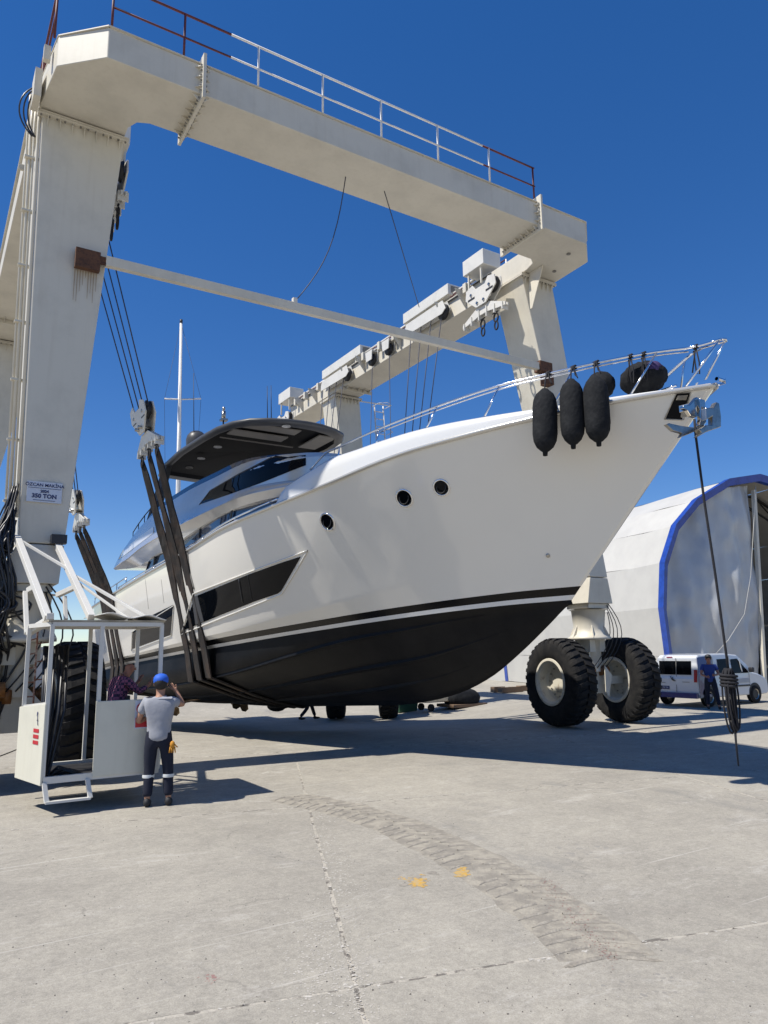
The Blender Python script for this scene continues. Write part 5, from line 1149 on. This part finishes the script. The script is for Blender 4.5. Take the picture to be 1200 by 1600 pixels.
# ------------------------------------------------------------------ van
def van():
    T = thing('delivery_van', 'white small panel van with blue rear flank parked in front of the tent', 'van', (23.55, 17.4, 0), 0)
    # local: x forward, y left(+Y away) ; width 1.83, length 4.2
    prof = [(0.0, .42), (0.0, .95), (.03, 1.05), (.10, 1.70), (.22, 1.78), (.8, 1.82), (1.8, 1.82), (2.5, 1.76), (3.0, 1.42), (3.25, 1.12), (3.6, 1.06), (4.0, .92), (4.18, .68), (4.2, .42), (4.1, .30), (.08, .30)]
    O = V((23.55-.35, 17.4, 0)); Wd = .90
    rows = []
    def yy(z): return Wd*(1 if z < 1.0 else 1-.11*(z-1.0)/.8)
    b = MB(); n = len(prof)
    L = [O+V((x, -yy(z), z)) for x, z in prof]; Rr = [O+V((x, yy(z), z)) for x, z in prof]
    Li = [O+V((x, -yy(z)+.06, z)) for x, z in prof]
    b.add(L+Rr, [tuple(range(n-1, -1, -1)), tuple(range(n, 2*n))]+[(i, (i+1) % n, n+(i+1) % n, n+i) for i in range(n)])
    body = b.build('body', M['van'], T, bevel=.05)
    # blue flank
    b = MB(); e = .008
    def side(P, m, nm, th=.006, far=False, e=.006):
        s = 1 if far else -1
        bb_ = MB(); bb_.prism([O+V((x, s*(yy(z)+e), z)) for x, z in P], (0, s*th, 0)); return bb_.build(nm, m, T)
    side([(.03, .34), (.03, 1.0), (.14, 1.70), (.95, 1.76), (.95, .34)], M['vanb'], 'blue_wrap')
    side([(2.05, 1.10), (2.05, 1.60), (2.45, 1.62), (3.0, 1.15), (3.0, 1.10)], M['glass'], 'door_window', e=.010)
    side([(1.25, 1.10), (1.25, 1.62), (1.9, 1.63), (1.9, 1.10)], M['glass'], 'side_window', e=.010)
    side([(.98, .4), (.98, 1.72), (1.0, 1.72), (1.0, .4)], M['seam'], 'panel_gap', e=.011)
    side([(1.97, .4), (1.97, 1.72), (1.985, 1.72), (1.985, .4)], M['seam'], 'panel_gap', e=.011)
    side([(3.02, .4), (3.02, 1.1), (3.03, 1.1), (3.03, .4)], M['seam'], 'panel_gap', e=.011)
    side([(2.05, .98), (2.05, 1.02), (2.2, 1.02), (2.2, .98)], M['plastic'], 'door_handle', .03)
    side([(2.1, .62), (2.1, .68), (3.0, .68), (3.0, .62)], M['plastic'], 'side_moulding', .02)
    side([(2.15, .75), (2.15, .9), (3.0, .9), (3.0, .75)], M['greywall'], 'side_lettering_band', .002)
    # rear
    def rear(y0, y1, z0, z1, m, nm, th=.012, e=.004):
        def xr(z): return 0 if z < .95 else .03+(z-1.05)*.108 if z > 1.05 else .03*(z-.95)/.1
        bb_ = MB(); bb_.prism([O+V((xr(z)-e-.0, y, z)) for y, z in ((y0, z0), (y1, z0), (y1, z1), (y0, z1))], (-th, 0, 0)); return bb_.build(nm, m, T, bevel=.004)
    rw = rear(.02, .72, 1.10, 1.58, M['glass'], 'rear_window'); rear(-.62, -.02, 1.10, 1.58, M['glass'], 'rear_window')
    rear(-.012, .012, .5, 1.68, M['seam'], 'door_gap', .003, .018); rear(-.86, .86, .30, .48, M['vanb'], 'rear_bumper', .10); rear(.30, .72, .58, .70, M['ink'], 'number_plate', .012)
    pl = text('34 FB 350', .085, O+V((-.022, .51, .64)), (R(90), 0, R(-90)), M['signp'], T, ext=.001)
    for s in (-1, 1): rear(s*.80-.06, s*.80+.06, .85, 1.28, M['red'], 'tail_light', .03)
    rear(.15, .4, 1.70, 1.73, M['red'], 'brake_light')
    b = MB(); c = O+V((-.02, .12, .92)); b.tube([c+V((0, .09, .12)), c+V((0, .05, .02)), c+V((0, -.02, -.03)), c+V((0, -.1, -.03))], .014, 5); b.tube([c+V((0, .02, .1)), c+V((0, 0, .0)), c+V((0, -.06, .03))], .012, 5); b.build('emblem', M['black'], T)
    rear(.45, .78, .80, .82, M['seam'], 'badge', .004); rear(-.55, -.25, .84, .86, M['seam'], 'badge', .004)
    b = MB(); b.prism([O+V((x, -Wd-.0, z)) for x, z in ((2.6, 1.15), (2.5, 1.62), (2.52, 1.62), (2.65, 1.15))], (0, .02, 0)); b.build('window_post', M['van'], T)
    b = MB(); b.add([O+V((2.55, -.74, 1.72)), O+V((3.16, -.80, 1.22)), O+V((3.16, .80, 1.22)), O+V((2.55, .74, 1.72))], [(0, 1, 2, 3)]); o = b.build('windscreen', M['glass'], T); o.location.z += .02; o.location.x += .03
    b = MB(); b.box(O.x+2.95, O.x+3.1, O.y-1.10, O.y-.92, 1.12, 1.30); b.build('door_mirror', M['plastic'], T, bevel=.04)
    wh = None
    for x in (.55, 3.3):
        for s in (-1, 1):
            c = O+V((x, s*.835, .32)); w_ = bpy.data.objects.new('wheel', None); S.collection.objects.link(w_); w_.parent = T; w_.location = c-origin(T)
            b = MB(); b.lathe([(.19, -.10), (.27, -.11), (.31, -.09), (.32, 0), (.31, .09), (.27, .11), (.19, .10)], (0, 0, 0), (0, 1, 0), 28); b.build('tyre', M['tyre'], w_, local=True)
            b = MB(); b.lathe([(.2, -.10*1), (.17, -.07), (.06, -.05), (0, -.06)], (0, 0, 0), (0, 1, 0), 20); b.lathe([(.2, .10), (.17, .07), (.06, .05), (0, .06)], (0, 0, 0), (0, 1, 0), 20); b.build('rim', M['chromed'], w_, local=True)
            ar = MB(); ar.lathe([(.37, -.012), (.37, .004)], O+V((x, s*.902, .36)), (0, 1, 0), 28); ar.add([O+V((x+.37*math.cos(t), s*.906, .36+.37*math.sin(t))) for t in [i*2*math.pi/28 for i in range(28)]], [tuple(range(28))]); ar.build('wheel_arch', M['black'], T)
    return T
van()

# ------------------------------------------------------------------ tent hangar
def hangar():
    T = thing('tent_hangar', 'white arched fabric hangar with blue edging behind the van', 'hangar', (28.9, 22.3, 0))
    th = R(13.5); ax = V((math.sin(th), math.cos(th), 0)); cr = V((math.cos(th), -math.sin(th), 0)); O = V((28.6, 21.6, 0))
    # arch outline in the front plane from the near-left corner, surveyed against that plane
    px_ = [(1050, 1078), (1042, 1026), (1032, 950), (1034, 880), (1052, 822), (1085, 782), (1135, 751), (1182, 744)]
    def onp(x, y, o=O): d = ray(x, y); t = (o-EYE).dot(ax)/d.dot(ax); return EYE+d*t
    A_ = [onp(*p) for p in px_]; A_[0].z = 0
    half = [((p-O).dot(cr), p.z) for p in A_]; W2 = half[-1][0]; full = half+[(2*W2-c, z) for c, z in half[::-1][1:]]
    def P(c, z, d, k=1.0): return O+cr*(W2+(c-W2)*k)+V((0, 0, z*(k if z > .5 else 1)))+ax*d
    L = 34
    for i, (a, e) in enumerate(zip(full, full[1:])):
        b = MB(); n = 16; b.grid([[P(c, z, L*j/n)+V((0, 0, .03*math.sin(j*2.1+i))) for j in range(n+1)] for c, z in (a, ((a[0]+e[0])/2, (a[1]+e[1])/2), e)], smooth=False); b.build('roof_sheet', M['tarp'], T)
    for d in (0, 15.5, 27.5, 33.6):    # blue edging bands
        b = MB()
        for a, e in zip(full, full[1:]):
            b.hexa([P(*a, d-.18, .972), P(*a, d+.12, .972), P(*a, d+.12, 1.006), P(*a, d-.25, 1.006)], [P(*e, d-.18, .972), P(*e, d+.12, .972), P(*e, d+.12, 1.006), P(*e, d-.25, 1.006)])
        b.build('blue_edging', M['tarpb'], T)
    # front curtain with folds, left part up to the opening
    c_open = (onp(1196, 1062)-O).dot(cr); c_top = (onp(1180, 765)-O).dot(cr); b = MB(); m_ = 110; rows = []
    for j in range(61):
        row = []
        for i in range(m_+1):
            c = half[0][0]+.1+(c_open+(c_top-c_open)*j/60-half[0][0]-.1)*i/m_; zt = interp(sorted([(h[0]*1, h[1]) for h in half[3:]]), c)*.965 if c > half[3][0] else interp([(half[2][0], half[2][1]), (half[3][0], half[3][1])], c)
            f = j/60; z = zt*f; fold = .22*math.sin(c*1.5+1.4*math.sin(f*3+c*.5))*(.4+.6*(1-abs(f-.5)))+.07*math.sin(c*5.3+f*4.0+math.sin(c))+.22*noise.noise(V((c*.7, z*.35, 3)))+.10*noise.noise(V((c*2.1, z*1.2, 7)))
            row.append(O+cr*c+V((0, 0, z))+ax*(.18+fold))
        rows.append(row)
    b.grid(rows, flip=False); b.build('curtain', M['tarpg'], T)
    # draped cord lines / seams
    b = MB(); P0 = [onp(1178, 760), onp(1170, 900), onp(1160, 960), onp(1135, 1000), onp(1115, 1022)]; b.tube([p-ax*.12 for p in P0], .012, 5); b.build('curtain_edge', M['tarp'], T)
    # interior: dark trusses seen in the opening
    for d in (2, 7, 12):
        b = MB()
        for a, e in zip(full, full[1:]):
            b.bar(P(*a, d, .97), P(*e, d, .97), .1); b.bar(P(*a, d, .90), P(*e, d, .90), .08); b.bar(P(*a, d, .97), P(*e, d, .90), .05)
        b.build('roof_truss', M['black'], T)
    e = P(full[-1][0], 0, 30); a = P(full[0][0], 0, 30); b = MB(); b.add([P(c, z, 33.4, .99) for c, z in full], [tuple(range(len(full)))]); b.build('rear_wall', M['greywall'], T)
    b = MB(); zp = onp(1180, 765).z; b.prism([O+cr*(c_open-.02)+ax*.05, O+cr*(c_open+.12)+ax*.05, O+cr*(c_top+.12)+ax*.05+V((0, 0, zp)), O+cr*(c_top-.02)+ax*.05+V((0, 0, zp))], ax*.2); b.build('door_post', M['paint'], T)
    # right hand curtain, bunched
    b = MB(); b.grid([[O+cr*(2*W2-2.0+1.8*i/20)+V((0, 0, z))+ax*(.1*math.sin(i*1.3)) for i in range(21)] for z in (0, 5, 9)]); b.build('curtain', M['tarpg'], T)
    return T, O, ax, cr
HG, HO, Hax, Hcr = hangar()
# timber blocks lying along the tent foot
rr = random.Random(2)
for k, (x, y) in enumerate(((790, 1082), (806, 1081), (1026, 1080), (778, 1081), (818, 1079), (1018, 1084))):
    p = atZ(x, y); b = MB(); b.hexa([(p.x-.35, p.y-.15, 0), (p.x+.35, p.y-.15, 0), (p.x+.35, p.y+.15, 0), (p.x-.35, p.y+.15, 0)], [(p.x-.33, p.y-.14, .25), (p.x+.34, p.y-.15, .25), (p.x+.33, p.y+.14, .24), (p.x-.34, p.y+.15, .25)])
    o = b.build('timber_block', M['brown']); tag(o, ['timber block by the narrow blue strip at the tent foot', 'leftmost pair timber block, right one, by the blue strip', 'timber block at the tent foot just left of the white van', 'timber block furthest left at the tent foot under the bow', 'timber block near the front tyre at the tent foot', 'small timber block touching the shadow left of the van'][k], 'timber block', 'timber blocks at the tent foot')
# green bin, trolley and cart seen under the hull
def gpos(x, y):
    p = atZ(x, y)
    for _ in range(6): p = atZ(x, y, gz(p.x, p.y)-.01)
    return p
p = gpos(632, 1112); b = MB(); b.hexa([(p.x-.45, p.y-.3, p.z), (p.x+.45, p.y-.3, p.z), (p.x+.45, p.y+.3, p.z), (p.x-.45, p.y+.3, p.z)], [(p.x-.55, p.y-.4, p.z+.8), (p.x+.55, p.y-.4, p.z+.8), (p.x+.55, p.y+.4, p.z+.8), (p.x-.55, p.y+.4, p.z+.8)])
T = thing('waste_bin', 'small dark green bin seen under the keel beside the far wheels', 'bin', tuple(p)); b.build('bin_body', M['green'], T, bevel=.03)
b = MB(); b.box(p.x-.58, p.x+.58, p.y-.43, p.y+.43, p.z+.805, p.z+.86); b.build('bin_lid', M['green'], T, bevel=.02)
p = gpos(690, 1109); T = thing('hand_cart', 'low flat hand cart with green handle under the keel', 'cart', tuple(p))
b = MB(); b.box(p.x-1.1, p.x+1.1, p.y-.4, p.y+.4, p.z+.35, p.z+.6); b.build('cart_tray', M['chromed'], T, bevel=.03)
b = MB(); b.tube([(p.x-1.1, p.y-.35, p.z+.5), (p.x-1.45, p.y-.35, p.z+1.0), (p.x-1.45, p.y+.35, p.z+1.0), (p.x-1.1, p.y+.35, p.z+.5)], .03, 6); b.build('cart_handle', M['green'], T)
for sx in (-.8, .8):
    for sy in (-.36, .36): MB().cyl((p.x+sx, p.y+sy-.04, p.z+.15), (p.x+sx, p.y+sy+.04, p.z+.15), .15, 14).build('cart_wheel', M['tyre'], T)
p = gpos(722, 1104); T = thing('covered_pallet', 'dark covered pallet load standing near the tent under the bow', 'pallet load', tuple(p))
b = MB(); b.ball((p.x, p.y, p.z+.35), (.9, .6, .45), 14, 8); b.build('load', M['cover'], T); b = MB(); b.box(p.x-.9, p.x+.9, p.y-.6, p.y+.6, p.z+.02, p.z+.14); b.build('pallet', M['brown'], T)
# low grey building far behind the cab
T = thing('grey_shed', 'long low grey shed far behind the operator cab', 'shed', (2, 46, 0))
b = MB(); b.box(-12, 12, 46, 52, 0, 2.4); b.build('wall', M['greywall'], T); b = MB(); b.box(-12.2, 12.2, 45.8, 52.2, 2.4, 2.55); b.build('roof', M['greywall'], T)
# sailing yacht mast far behind
T = thing('sailing_boat', 'distant sailing boat whose tall pale mast rises behind the hardtop', 'sailing boat', (12.5, 47, 0)); Ym = 47
b = MB(); a, d = atY(278, 790, Ym), atY(283, 505, Ym); b.tube([a-V((0, 0, 4)), a, d], [.17, .16, .09], 10); MS = b.build('mast', M['railw'], T)
b = MB(); b.tube([atY(257, 623, Ym), atY(281, 624, Ym), atY(314, 623, Ym)], .05, 6); b.build('spreader', M['railw'], MS); b = MB(); b.cyl(d, d+V((0, 0, .25)), .1, 8); b.build('masthead_light', M['black'], MS)
b = MB()
for x in (257, 314): b.tube([d, atY(x, 623, Ym), a+V(((x-281)*.03, 0, -2))], .012, 4)
b.build('shroud', M['wire'], MS)
b = MB(); c = a-V((0, 0, 4)); b.grid([[V((c.x+w_*math.sin(math.pi*t**.8)*1.6, c.y-5+11*t, 1.2+z)) for t in [i/14 for i in range(15)]] for w_, z in ((-1, 1.8), (-.8, .8), (0, 0), (.8, .8), (1, 1.8), (0, 1.9))]); b.build('hull', M['gelw'], T)
b = MB(); b.bar((c.x, c.y-2, 0), (c.x, c.y-2, 1.4), .3); b.bar((c.x, c.y+2, 0), (c.x, c.y+2, 1.4), .3); b.build('boat_stand', M['black'], T)
